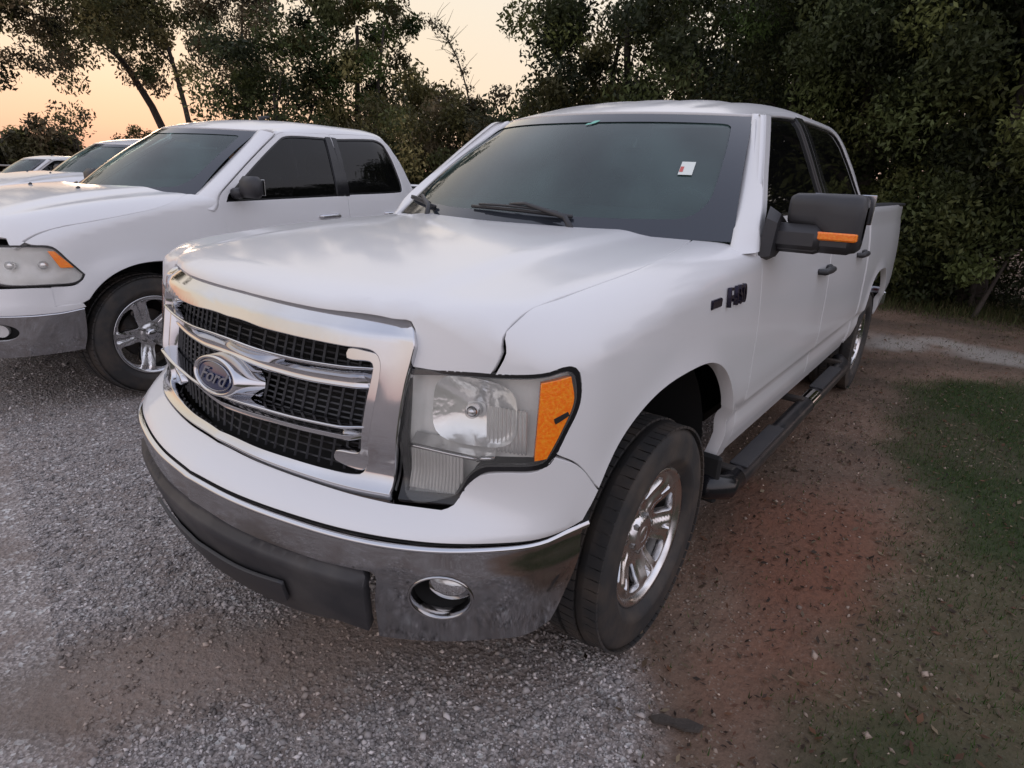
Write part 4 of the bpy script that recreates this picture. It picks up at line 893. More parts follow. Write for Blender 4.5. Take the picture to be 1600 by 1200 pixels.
# ---------------------------------------------------------------- the trucks parked beside it
def build_row_truck():
    P=dict(RAM); P.update(xcab=-2.80,zrock=.46,xroof=-2.56,xd0=-.585,dn=['front_door','rear_door'],handles=[(-1.56,1.140),(-2.35,1.145)],hmat='chrome',pl=[(-.567,1.262),(-.617,1.34),(-.94,1.572),(-1.266,1.803)],rows=[])
    B=Body(P); side,front,fender,hoodm=B.side,B.front,B.fender,B.hoodm; B.cabprof()
    root=thing('pickup_truck','white pickup truck with chrome bumper and five-spoke wheels parked directly beside the crew-cab truck','pickup truck',group='white pickups parked in a row on the left')
    ux=lambda x:float(B.u_of_x(x)); wx=-.02
    arch=arch_pts(wx,.50,.50,0,.405,2.2)
    cut=[(.72,.79),(.668,.835),(.481,.905),(.211,.945),(0,.950),(-.12,.945),(-.22,.925),(-.30,.895),(-.40,.835)]
    ft=[B.inv_top(x,y) for x,y in cut[1:]]
    af=[(ux(x),z) for x,z in arch if z>.475]
    af=[q for q in af if q[0]>1.245]
    fo=[(.93,1.045,1),(1.049,1.040),(1.146,1.028),(1.21,.95),(1.278,.861,1),(1.262,.835),(1.215,.800),(1.10,.795,1),(1.10,.690,1),(1.20,.685),(af[0][0],af[0][1],1)]+af[1:-1]+[(ux(-.50),.47,1),(ux(-.585),.47,1),(ux(-.585),1.262,1),(ux(-.50),1.31),(ux(-.43),float(B.inv_top(-.43,.84)[1]),1)]
    fo+=[(ft[-1][0],ft[-1][1],1)]+list(ft[::-1][1:])
    panel('fender','white',fender,path(fo,.025),sp=.03,thick=.04,parent=root,mirror=True,e=.032)
    g,nx_,nz_=B.nose(); nz=lambda y:float(np.interp(abs(y),g,nz_)); nx=lambda y:float(np.interp(abs(y),g,nx_)); pz=lambda y,z: nx(y)+(nz(y)-z)
    hf=[(pz(0,1.04),0),(pz(.3,1.04),.3),(pz(.5,1.045),.5),(pz(.62,1.05),.62),(pz(.74,1.052),.74),(pz(.79,1.05),.79,1)]
    hb=[(-.40,.83,1),(-.31,.62),(-.22,.42),(-.15,.2),(-.13,0)]
    half=hf[1:]+[(x-.004,y-.004) for x,y in cut[1:-1]]+hb[:-1]
    panel('hood','white',hoodm,path([hf[0]]+half+[hb[-1]]+[(p[0],-p[1],*p[2:]) for p in half[::-1]],.03),sp=.05,thick=.025,parent=root,e=.018)
    def symp(L_,ds=.025): return path([L_[0]]+L_[1:-1]+[L_[-1]]+[(-p[0],*p[1:]) for p in L_[1:-1][::-1]],ds)
    panel('bumper_cover','white',front,symp([(0,.645),(.6,.645),(.95,.645),(1.10,.650),(1.20,.662),(1.245,.672,1),(1.235,.69),(1.10,.685,1),(1.10,.792,1),(1.0,.795),(.80,.79,1),(.5,.765),(0,.76)]),sp=.04,thick=.03,parent=root,e=.01,lift=.003)
    hole=[(.80+.105*math.cos(t),.545+.052*math.sin(t)) for t in np.linspace(0,2*math.pi,24,endpoint=False)]
    bump=panel('front_bumper','chrome_low',front,symp([(0,.636),(.6,.636),(1.0,.634),(1.12,.640),(1.235,.658,1),(1.235,.50),(1.215,.40,1),(1.0,.392),(.7,.385),(.55,.40),(.4,.46),(0,.48)]),[hole,[(-a,b) for a,b in hole]],sp=.05,sv=.03,thick=.03,parent=root,e=.008,lift=.006)
    us=np.concatenate([-np.linspace(1.235,0,40)[:-1],np.linspace(0,1.235,40)]); strip_on(front,us,np.interp(np.abs(us),[0,1.0,1.12,1.235],[.638,.636,.642,.660]),-.006,.006,.013,'bumper_top_edge','chrome',bump)
    for s in (1,-1):
        f=lambda u,z,s=s:front(u,z)*[1,s,1]
        panel('fog_lamp_recess','liner',f,path([(a,b) for a,b in hole],.03),sp=.05,thick=.02,parent=bump,flip=s<0,lift=-.05)
        o=[(.80+.04*math.cos(t),.545+.036*math.sin(t)) for t in np.linspace(0,2*math.pi,16,endpoint=False)]
        panel('fog_lamp','refl',f,o,sp=.05,thick=.03,parent=bump,flip=s<0,lift=-.02)
    # grille with cross bars
    go=[(0,1.03),(.3,1.03),(.55,1.035),(.66,1.025),(.70,.95),(.69,.86),(.62,.80),(.3,.775),(0,.77)]; gi=[(p[0]*.90,(p[1]-.9)*.78+.9) for p in go]
    sur=panel('grille_surround','chrome',front,symp(go),[symp(gi)],sp=.05,thick=.04,parent=root,lift=.008,e=.006)
    panel('grille_backing','liner',front,symp(gi),sp=.08,thick=.01,parent=sur,lift=-.04)
    b=MB(); U=np.linspace(-.60,.60,31); b.tube(front(U,.905+0*U)+[.0,0,0],.022,8); Z=np.linspace(.79,1.02,6); b.tube(front(0*Z,Z)+[.004,0,0],.024,8); b.build('grille_crossbar','chrome',sur,smooth=True)
    # lamps
    oo=[(.745,1.030,1),(.887,1.034),(1.049,1.035),(1.146,1.022),(1.21,.945),(1.274,.860,1),(1.258,.830),(1.21,.809),(1.047,.805),(.853,.812),(.73,.845,1)]
    c=np.mean([p[:2] for p in oo],0); lo=[(c[0]+(p[0]-c[0])*.965,c[1]+(p[1]-c[1])*.93,*p[2:]) for p in oo]
    for s in (1,-1):
        f=lambda u,z,s=s:front(u,z)*[1,s,1]; fl=s<0
        hd=panel('headlight','plasticg',f,path(oo,.02),[path(lo,.02)],sp=.1,thick=.014,parent=root,flip=fl,e=.006)
        panel('lens','lens',f,path(lo,.02),sp=.05,thick=.005,parent=hd,flip=fl,lift=.003,e=.006)
        def tray(u,z,s=s):
            p=front(u,z); d=.028*sstep(.74,.78,u)*(1-.7*sstep(1.12,1.22,u)); d=d+.03*np.exp(-((u-.90)**2+(z-.93)**2*1.5)/.0045)+.03*np.exp(-((u-1.08)**2+(z-.92)**2*1.5)/.004); return (p-fdn(front,np.atleast_1d(u),np.atleast_1d(z),.01)*(.012+d)[...,None])*[1,s,1]
        panel('lamp_housing','lamphouse',tray,path(lo,.02),sp=.02,thick=.01,parent=hd,flip=fl,e=.006)
        b=MB()
        for u in (.90,1.08):
            p=front(np.array([u]),np.array([.925]))[0]; n=fdn(front,np.array([u]),np.array([.925]))[0]; b.tube([(p-n*.055)*[1,s,1],(p-n*.026)*[1,s,1],(p-n*.020)*[1,s,1]],[.024,.024,.008],16)
        b.build('projector','refl',hd,smooth=True)
        panel('turn_signal','amber',f,path([(1.118,1.003,1),(1.149,1.000,1),(1.225,.906,1),(1.163,.908,1)],.015),sp=.02,thick=.02,parent=hd,flip=fl,lift=.005,e=.004)
    fd=[(-.587,.53,1),(-.583,1.12),(-.567,1.262),(-.62,1.34),(-1.27,1.805),(-1.40,1.845),(-1.85,1.870,1),(-1.81,1.40),(-1.775,.53,1)]
    rd=[(-1.783,.53,1),(-1.818,1.40),(-1.858,1.870,1),(-2.35,1.90),(-2.55,1.885),(-2.64,1.80),(-2.72,1.35),(-2.72,.62),(-2.70,.53,1)]
    fw_=[(-.620,1.253,1),(-.668,1.315),(-1.295,1.770),(-1.419,1.810),(-1.790,1.823,1),(-1.668,1.292,1)]
    fw_=[(-.625,1.262,1),(-.668,1.325),(-1.295,1.775),(-1.419,1.812),(-1.800,1.826,1),(-1.715,1.300,1)]
    rw_=[(-1.83,1.310,1),(-1.905,1.824,1),(-2.40,1.862),(-2.50,1.845),(-2.55,1.80),(-2.60,1.50),(-2.585,1.36),(-2.54,1.335)]
    cab_common(B,root,[fd,rd],[fw_,rw_],P)
    for s in (1,-1):
        panel('pillar_trim','plasticg',lambda x,v,s=s:side(x,v)*[1,s,1],path([(-1.703,1.302,1),(-1.792,1.831,1),(-1.852,1.833,1),(-1.806,1.36),(-1.776,1.302,1)],.05),sp=.1,thick=.01,parent=root,flip=s>0,lift=.002)
        panel('pillar_trim','plasticg',lambda x,v,s=s:side(x,v)*[1,s,1],path([(-1.785,1.302,1),(-1.828,1.55),(-1.862,1.833,1),(-1.915,1.829,1),(-1.840,1.302,1)],.05),sp=.1,thick=.01,parent=root,flip=s>0,lift=.002)
    pillars(B,root,P,fd)
    w=windshield(B,root,P)
    A=[]
    for y in np.linspace(-.80,.80,21):
        a=y/.83; xh=-.13-.27*(abs(y)/.83)**2; A.append([(xh+.03,y,float(B.H(xh+.03,y))-.03),(xh-.03,y,float(B.H(xh,y))-.03),(-.20-.28*a*a,y,1.285),(-.27-.28*a*a,y,1.31)])
    grid('cowl','plastic',np.array(A),root)
    def W3(a,r,o=.02): return B.ws(np.array([a]),np.array([r]))[0]+np.array([.6,0,.8])*o
    for a0,a1 in ((.70,-.05),(-.05,-.80)):
        b=MB(); b.tube([W3(a0,.0,.02),W3(a0-.12,.06,.035),W3((a0+a1)/2,.08,.03)],[.016,.012,.007],6); wp=b.build('wiper','plastic',root,smooth=True)
        b=MB(); b.tube([W3(q,.05+.05*i/8,.014) for i,q in enumerate(np.linspace(a0-.1,a1,9))],.009,6); b.build('wiper_blade','plastic',wp,smooth=True)
    for y in (.34,-.34): MB().tube([(.05,y,float(B.H(.05,y))-.003),(.04,y,float(B.H(.04,y))+.012)],[.014,.008],8).build('washer_nozzle','plastic',root,smooth=True)
    def bedm(x,v):
        u=B.u_of_x(x); X,Y,n1,n2=B.cont(u); i=B.inset(u,np.minimum(v,1.25),X); return np.stack([x,Y-i-.02*np.clip((v-1.35)/.03,0,1)**2,v],-1)
    ar=[q for q in arch_pts(-3.5,.49,.50,0,.42,2.3) if q[1]>.50]
    panel('bed_side','white',bedm,path([(-2.815,1.375,1),(-2.815,.50,1)]+[(x,z,1 if i in(0,len(ar)-1) else 0) for i,(x,z) in enumerate(ar)]+[(-4.65,.56,1),(-4.74,.62,1),(-4.74,1.28),(-4.72,1.38,1)],.03),sp=.06,thick=.04,parent=root,mirror=True,flip=True,e=.01)
    bed(root,B,-2.83,-4.72,1.375,.92)
    # side badges and mirrors
    for s in (1,-1):
        p=side(np.array([-.49]),np.array([.955]))[0]*[1,s,1]; MB().box(p,(.13,.016,.040),bev=.005).build('fender_badge','badge',root)
        p=side(np.array([-.72]),np.array([.975]))[0]*[1,s,1]; MB().box(p,(.14,.016,.035),bev=.005).build('door_badge','badge',root)
        b=MB(); b.tube([(-.70,s*.93,1.32),(-.72,s*1.0,1.33)],[.04,.035],8); mr=b.build('wing_mirror','plastic',root,smooth=True)
        b=MB(); b.box((-.74,s*1.08,1.37),(.10,.20,.15),bev=.035); shade_auto(b.build('housing','plastic',mr),60)
        MB().box((-.793,s*1.08,1.37),(.006,.16,.11),bev=.002).build('mirror_glass','chrome',mr)
    liner(root,B,wx,.52,.43); liner(root,B,-3.5,.52,.43); chassis(root,.7,-4.5,-3.5); interior(root,-.62,.78,1.33)
    MB().box((.25,0,.90),(.8,1.4,.25)).build('engine_cover','liner',root); MB().box((.58,0,.66),(.16,1.4,.46),bev=.03).build('radiator','liner',root)
    MB().tube([(-1.5,.25,1.905),(-1.6,.25,1.93)],[.02,.006],8).build('roof_antenna','plastic',root,smooth=True)
    for s,x in ((1,wx+.02),(-1,wx+.02),(1,-3.5),(-1,-3.5)): put_wheel(WR,root,x,s,.80,.403,spin=.3*x)
    return root
def copy_tree(o,parent=None):
    c=o.copy(); COL.objects.link(c)
    if parent is not None: c.parent=parent
    for ch in o.children: copy_tree(ch,c)
    return c
# ---------------------------------------------------------------- ground
rng=np.random.default_rng(7)
def fastmesh(name,V,F,mats,attr=None,smooth=False,mi=None):
    V=np.asarray(V,np.float32);F=np.asarray(F,np.int32); me=bpy.data.meshes.new(name); k=F.shape[1]
    me.vertices.add(len(V)); me.vertices.foreach_set('co',V.ravel()); me.loops.add(F.size); me.loops.foreach_set('vertex_index',F.ravel())
    me.polygons.add(len(F)); me.polygons.foreach_set('loop_start',np.arange(0,F.size,k,dtype=np.int32))
    try: me.polygons.foreach_set('loop_total',np.full(len(F),k,np.int32))
    except Exception: pass
    if smooth: me.polygons.foreach_set('use_smooth',np.ones(len(F),bool))
    for m in (mats if isinstance(mats,(list,tuple)) else [mats]): me.materials.append(M_[m] if isinstance(m,str) else m)
    if attr is not None:
        a=me.color_attributes.new('tone','FLOAT_COLOR','POINT'); c=np.ones((len(V),4),np.float32); c[:,:attr.shape[1]]=attr; a.data.foreach_set('color',c.ravel())
    if mi is not None: me.polygons.foreach_set('material_index',np.asarray(mi,np.int32))
    me.update(calc_edges=True); me.validate(); return me
def vnoise(x,y,seed,sc):
    r=np.random.default_rng(seed); T=r.random((64,64)); x=np.asarray(x)/sc;y=np.asarray(y)/sc; xi=np.floor(x).astype(int);yi=np.floor(y).astype(int); fx=x-xi;fy=y-yi; fx=fx*fx*(3-2*fx);fy=fy*fy*(3-2*fy)
    g=lambda i,j:T[i%64,j%64]; return (g(xi,yi)*(1-fx)+g(xi+1,yi)*fx)*(1-fy)+(g(xi,yi+1)*(1-fx)+g(xi+1,yi+1)*fx)*fy
def fbm(x,y,seed,sc,o=4): return sum(vnoise(x,y,seed+i,sc/2**i)/2**i for i in range(o))/sum(1/2**i for i in range(o))
def zones(x,y):
    """real ground cover: grass, red dirt, dry brown litter, the rest is grey gravel"""
    n=fbm(x,y,3,.9)-.5; n2=fbm(x,y,20,.35)-.5; n3=fbm(x,y,40,2.5)-.5
    # soil strip beyond the driver's side of the truck, narrowing towards the camera
    edge=np.interp(x,[-9,-4,-1.2,-.4,.0,.3,.6,1.2,3],[-.2,.2,.50,.66,.82,1.02,1.22,1.65,2.5])
    soil=sstep(-.10,.13,(y-edge)+n*.42+n2*.22)
    wash=np.hypot(((x-.95)*.80-(y-.02)*.6)/.95,((x-.95)*.6+(y-.02)*.80)/.30)
    soil=np.maximum(soil,.82*sstep(1.1,.5,wash+n*1.1+n2*.5))   # reddish washout in front of the bumper
    soil=np.maximum(soil,sstep(-7.2,-8.2,x+n*1.5))
    gr=(.7+.3*sstep(.36,.58,fbm(x,y,210,.55)))*(1-.2*sstep(-1.5,-.6,x))*sstep(-.22,.26,(y-np.interp(x,[-7,-5.3,-4.3,-2.6,-1.6,-.9,-.4,0,.4,1.5],[9,2.2,1.42,1.36,1.56,1.62,1.52,1.44,1.55,2.1]))+n*.55+n2*.35)*sstep(-6.0,-4.4,x+n)
    red=sstep(.8,.15,np.hypot((x+.85)/1.2,(y-1.38)/.5)+n*1.7+n2*.6)
    red=np.maximum(red,.6*sstep(.9,.2,wash+n*1.2))
    washm=.45*sstep(1.0,.35,wash+n*1.1)
    strip=sstep(.55,.08,np.abs(x+5.6+.35*np.sin(y*1.3)+n*1.6+n2*.8))*sstep(.6,1.0,y); strip=np.maximum(strip,washm)       # pale washed-out gravel line
    return soil,gr,red,strip,n,n2,n3
def zg(x,y):
    h=(fbm(x,y,60,1.1)-.5)*.035+(fbm(x,y,70,.25)-.5)*.012
    h=h*sstep(.2,1.4,np.hypot(x-.0,y-.95)-.0)*0.8
    return h-.0015*np.clip(-12-y,0,200)**1.0*8*.9-.0
gx=np.unique(np.concatenate([np.linspace(-900,-40,14),np.linspace(-40,-12,22),np.arange(-12,-5,.16),np.arange(-5,2.6,.045),np.linspace(2.6,12,24),np.linspace(12,900,14)]))
gy=np.unique(np.concatenate([np.linspace(-900,-60,12),np.linspace(-60,-12,24),np.arange(-12,-4,.18),np.arange(-4,3.4,.045),np.linspace(3.4,12,26),np.linspace(12,900,14)]))
X,Y=np.meshgrid(gx,gy,indexing='ij'); xf_,yf_=X.ravel(),Y.ravel(); soil,gr,red,strip,n,n2,n3=zones(xf_,yf_)
V=np.stack([xf_,yf_,zg(xf_,yf_)],1); nu,nv=X.shape; I=np.arange(nu*nv).reshape(nu,nv); F=np.stack([I[:-1,:-1],I[1:,:-1],I[1:,1:],I[:-1,1:]],-1).reshape(-1,4)
def ground_mat():
    M=bpy.data.materials.new('gravel_and_soil'); M.use_nodes=True; t=M.node_tree; b=t.nodes['Principled BSDF']; n=t.nodes.new; l=t.links.new
    at=n('ShaderNodeAttribute'); at.attribute_name='tone'; sp=n('ShaderNodeSeparateColor'); l(at.outputs['Color'],sp.inputs[0]); co=n('ShaderNodeTexCoord')
    def nz(sc,d=5,r=.6): q=n('ShaderNodeTexNoise'); q.inputs['Scale'].default_value=sc; q.inputs['Detail'].default_value=d; q.inputs['Roughness'].default_value=r; l(co.outputs['Object'],q.inputs['Vector']); return q.outputs['Fac']
    def mixc(f,a,c):
        x=n('ShaderNodeMix'); x.data_type='RGBA'
        for i,v in ((0,f),(6,a),(7,c)):
            if isinstance(v,tuple): x.inputs[i].default_value=(*v,1)
            elif isinstance(v,(int,float)): x.inputs[i].default_value=v
            else: l(v,x.inputs[i])
        return x.outputs[2]
    def rmp(f,a,c): r=n('ShaderNodeMapRange'); l(f,r.inputs[0]); r.inputs[1].default_value=a; r.inputs[2].default_value=c; return r.outputs[0]
    vo=n('ShaderNodeTexVoronoi'); vo.inputs['Scale'].default_value=75; l(co.outputs['Object'],vo.inputs['Vector']); hs=n('ShaderNodeSeparateColor'); l(vo.outputs['Color'],hs.inputs[0])
    vo2=n('ShaderNodeTexVoronoi'); vo2.inputs['Scale'].default_value=160; l(co.outputs['Object'],vo2.inputs['Vector']); hs2=n('ShaderNodeSeparateColor'); l(vo2.outputs['Color'],hs2.inputs[0])
    big=nz(.9); mid=nz(6); fine=nz(42)
    g=mixc(rmp(hs.outputs[0],.0,1.),(.20,.175,.163),(.34,.30,.28)); g=mixc(rmp(hs2.outputs[1],.55,.95),g,(.52,.47,.45)); g=mixc(rmp(hs.outputs[2],.90,.93),g,(.62,.60,.58)); g=mixc(rmp(mid,.45,.75),g,(.24,.19,.165))
    so=mixc(rmp(mid,.35,.7),(.175,.108,.076),(.235,.155,.110)); so=mixc(rmp(fine,.55,.75),so,(.085,.058,.045)); so=mixc(rmp(hs2.outputs[1],.93,.96),so,(.30,.25,.20)); so=mixc(rmp(big,.42,.62),so,(.105,.075,.055))
    rd=mixc(rmp(fine,.4,.7),(.20,.090,.055),(.145,.070,.046)); so=mixc(sp.outputs[2],so,rd)
    gs=mixc(rmp(fine,.35,.7),(.026,.042,.013),(.050,.058,.022))
    c=mixc(sp.outputs[0],g,so); c=mixc(sp.outputs[1],c,gs); c=mixc(at.outputs['Alpha'],c,(.40,.37,.33)); l(c,b.inputs['Base Color']); b.inputs['Roughness'].default_value=.88; b.inputs['Specular IOR Level'].default_value=.3
    sm=n('ShaderNodeMath'); sm.operation='MULTIPLY_ADD'; l(sp.outputs[0],sm.inputs[0]); sm.inputs[1].default_value=-.9; sm.inputs[2].default_value=1.; sq=n('ShaderNodeMath'); sq.operation='MULTIPLY'; l(sm.outputs[0],sq.inputs[0]); l(vo.outputs['Distance'],sq.inputs[1])
    ad=n('ShaderNodeMath'); ad.operation='ADD'; l(sq.outputs[0],ad.inputs[0]); m2=n('ShaderNodeMath'); m2.operation='MULTIPLY'; l(fine,m2.inputs[0]); m2.inputs[1].default_value=1.2; l(m2.outputs[0],ad.inputs[1])
    u=n('ShaderNodeBump'); u.inputs['Strength'].default_value=.8; u.inputs['Distance'].default_value=.012; l(ad.outputs[0],u.inputs['Height']); l(u.outputs[0],b.inputs['Normal']); return M
col=np.stack([soil,gr,red,strip*.7],1)
me=fastmesh('ground',V,F,ground_mat(),col,True); g=link(bpy.data.objects.new('ground',me)); g['kind']='structure'
# ---- loose stones
def stones(name,px,py,size,tone,m):
    n_=len(px); oct_=np.array([(1,0,0),(-1,0,0),(0,1,0),(0,-1,0),(0,0,1),(0,0,-1)],float); f=np.array([(0,2,4),(2,1,4),(1,3,4),(3,0,4),(2,0,5),(1,2,5),(3,1,5),(0,3,5)])
    r=rng.normal(0,1,(n_,6,1))*.18+1; S=rng.uniform(.55,1.25,(n_,1,3)); S[:,:,2]*=.7; P=oct_[None]*r*S*size[:,None,None]; a=rng.uniform(0,6.28,n_); c,s=np.cos(a)[:,None],np.sin(a)[:,None]
    tl=rng.normal(0,.4,(n_,1)); x=P[:,:,0]*c-P[:,:,1]*s; y=P[:,:,0]*s+P[:,:,1]*c; z=P[:,:,2]+x*tl; V=np.stack([x+px[:,None],y+py[:,None],z+zg(px,py)[:,None]+size[:,None]*.25],-1).reshape(-1,3)
    F=(f[None]+6*np.arange(n_)[:,None,None]).reshape(-1,3); me=fastmesh(name,V,F,m,np.repeat(tone,6,0)); o=link(bpy.data.objects.new(name,me)); o['kind']='stuff'; return o
def tonemat(name,rough=.8,transl=0):
    M=bpy.data.materials.new(name); M.use_nodes=True; t=M.node_tree; b=t.nodes['Principled BSDF']; at=t.nodes.new('ShaderNodeAttribute'); at.attribute_name='tone'; t.links.new(at.outputs['Color'],b.inputs['Base Color']); b.inputs['Roughness'].default_value=rough; b.inputs['Specular IOR Level'].default_value=.25
    if transl:
        tr=t.nodes.new('ShaderNodeBsdfTranslucent'); t.links.new(at.outputs['Color'],tr.inputs[0]); mx=t.nodes.new('ShaderNodeMixShader'); mx.inputs[0].default_value=transl; t.links.new(b.outputs[0],mx.inputs[1]); t.links.new(tr.outputs[0],mx.inputs[2]); t.links.new(mx.outputs[0],t.nodes['Material Output'].inputs[0])
    return M
M_['stone']=tonemat('stone',.75); M_['leaf']=tonemat('leaf',.55,.3); M_['blade']=tonemat('grass_blade',.7,.25); M_['bark']=mat('bark',(.045,.036,.030),.9,noise=(9,.6,(.075,.062,.05)),bump=(25,.6,.02))
N_=190000; d=rng.random(N_)**.75*6.0+.75; a=rng.uniform(YAW-.75,YAW+.75,N_); px=CP[0]+d*np.cos(a); py=CP[1]+d*np.sin(a)
so_,gr_,rd_,st_,*_=zones(px,py); pr=(1-so_*.97)*(1-gr_); pr=np.maximum(pr,.035); pr*=.55+.75*fbm(px,py,90,.5); keep=rng.random(N_)<pr*np.clip(1.5-d/7,.25,1); px,py=px[keep],py[keep]
sz=np.exp(rng.normal(math.log(.0050),.42,len(px))).clip(.0025,.016); t=np.exp(rng.normal(math.log(.32),.38,len(px))).clip(.05,.75)[:,None]*(np.array([[1,.925,.90]])*(1-so_[keep][:,None])+np.array([[.80,.62,.50]])*so_[keep][:,None])
stones('gravel',px,py,sz,t,'stone')
# ---- grass, litter
def blades(name,px,py,h,w,col,m='blade'):
    n_=len(px); a=rng.uniform(0,6.28,n_); ln=rng.normal(0,.55,n_)*h; la=rng.uniform(0,6.28,n_); z0=zg(px,py)-.002
    A=np.stack([px-np.cos(a)*w,py-np.sin(a)*w,z0],-1);B=np.stack([px+np.cos(a)*w,py+np.sin(a)*w,z0],-1);C=np.stack([px+np.cos(la)*ln,py+np.sin(la)*ln,z0+h],-1)
    V=np.stack([A,B,C],1).reshape(-1,3); F=np.arange(3*n_).reshape(-1,3); me=fastmesh(name,V,F,m,np.repeat(col,3,0)); o=link(bpy.data.objects.new(name,me)); o['kind']='stuff'; return o
N_=260000; px=rng.uniform(-8,1.2,N_); py=rng.uniform(.9,4.2,N_); so_,gr_,rd_,st_,*_=zones(px,py); k=rng.random(N_)<np.maximum(gr_*.9,so_*.05)*(.35+.9*fbm(px,py,110,.3)); px,py=px[k],py[k]
cl=np.array([.045,.080,.020])*rng.uniform(.45,1.7,(len(px),1)); dry=rng.random(len(px))<.14; cl[dry]=np.array([.15,.12,.06])*rng.uniform(.6,1.3,(dry.sum(),1))
blades('grass',px,py,rng.uniform(.008,.034,len(px)),rng.uniform(.0012,.0026,len(px)),cl)
def litter(name,n_,xr,yr,size,cols,mask=None):
    px=rng.uniform(*xr,n_);py=rng.uniform(*yr,n_); so_,gr_,*_=zones(px,py); k=rng.random(n_)<(so_*.8+.05); px,py=px[k],py[k]; n_=len(px)
    s=rng.uniform(.5,1.3,n_)*size; a=rng.uniform(0,6.28,n_); w=s*rng.uniform(.15,.55,n_); u=np.stack([np.cos(a),np.sin(a),rng.normal(0,.25,n_)],-1); v=np.stack([-np.sin(a),np.cos(a),rng.normal(0,.3,n_)],-1)
    c=np.stack([px,py,zg(px,py)+.006+rng.random(n_)*.008],-1); V=np.stack([c-u*s[:,None],c+v*w[:,None],c+u*s[:,None],c-v*w[:,None]],1).reshape(-1,3); F=np.arange(4*n_).reshape(-1,4)
    col=np.array(cols)[rng.integers(0,len(cols),n_)]*rng.uniform(.6,1.3,(n_,1)); me=fastmesh(name,V,F,'leaf',np.repeat(col,4,0)); o=link(bpy.data.objects.new(name,me)); o['kind']='stuff'
litter('leaf_litter',9000,(-9,1.2),(.7,4.2),.016,[(.16,.12,.08),(.10,.07,.045),(.22,.17,.11),(.05,.035,.025),(.14,.07,.04)])
litter('twigs_and_clods',5000,(-4,1.0),(.9,3.2),.010,[(.06,.04,.03),(.035,.022,.016),(.12,.06,.04)])
# weeds along the woodland foot
N_=26000; py=rng.uniform(-4,6,N_); px=rng.normal(-8.6,.55,N_)
cl=np.array([.07,.085,.03])*rng.uniform(.4,1.6,(N_,1)); k=rng.random(N_)<.3; cl[k]=np.array([.16,.13,.07])*rng.uniform(.5,1.2,(k.sum(),1)); blades('weeds',px,py,rng.uniform(.05,.24,N_)*np.clip((-7.6-px)*.9+.2,.15,1),rng.uniform(.003,.006,N_),cl)
# the dark flat scrap lying on the dirt near the front wheel
tag_=lambda o,l_,c_: (o.__setitem__('label',l_),o.__setitem__('category',c_))
pts=[(-.075,-.012),(-.03,-.024),(.01,-.012),(.045,-.020),(.085,.004),(.07,.022),(.02,.014),(-.02,.022),(-.06,.014)]
V=[(x,y,.006+.004*math.sin(9*x)) for x,y in pts]+[(x*.95,y*.9,.013+.004*math.sin(9*x)) for x,y in pts]; n_=len(pts)
sc=mobj('bark_scrap',V,[tuple(range(n_,2*n_)),tuple(range(n_))[::-1]]+[(i,(i+1)%n_,n_+(i+1)%n_,n_+i) for i in range(n_)],'bark',smooth=False); sc.location=(.30,1.20,.004); sc.rotation_euler=(0,0,-1.15)
tag_(sc,'dark curled scrap of bark lying on the brown dirt near the front tyre','bark scrap')
# ---------------------------------------------------------------- trees
def leaves(C,Rr,n_,size,cols,flat=.8,seed=0):
    """C (k,3) clump centres, Rr (k,) radii"""
    r=np.random.default_rng(seed); k=r.integers(0,len(C),n_) ; d=r.normal(0,1,(n_,3)); d/=np.linalg.norm(d,axis=1,keepdims=True); rad=r.random(n_)**.45
    P=C[k]+d*(rad*Rr[k])[:,None]*np.array([1,1,flat]); u=r.normal(0,1,(n_,3)); u[:,2]-=.6; u/=np.linalg.norm(u,axis=1,keepdims=True); w=r.normal(0,1,(n_,3)); v=np.cross(u,w); v/=np.linalg.norm(v,axis=1,keepdims=True); nn_=np.cross(u,v)
    s=(size*r.uniform(.6,1.35,n_))[:,None]; V=np.stack([P-u*s,P+v*s*.42+nn_*s*.12,P+u*s,P-v*s*.42+nn_*s*.12],1).reshape(-1,3)
    tone=np.exp(r.normal(-.1,.42,len(C))); base=np.array(cols)[r.integers(0,len(cols),len(C))][k]*tone[k][:,None]*r.uniform(.7,1.3,(n_,1)); return V,base
def px_pos(px,d):
    az=np.interp(px,[-200,0,200,400,700,1000,1300,1600,1900,2500],[-97,-103.5,-111.1,-120.2,-136,-152.8,-167.9,-179.9,-190,-214]); az=R(az); return np.array([CP[0]+d*math.cos(az),CP[1]+d*math.sin(az)])
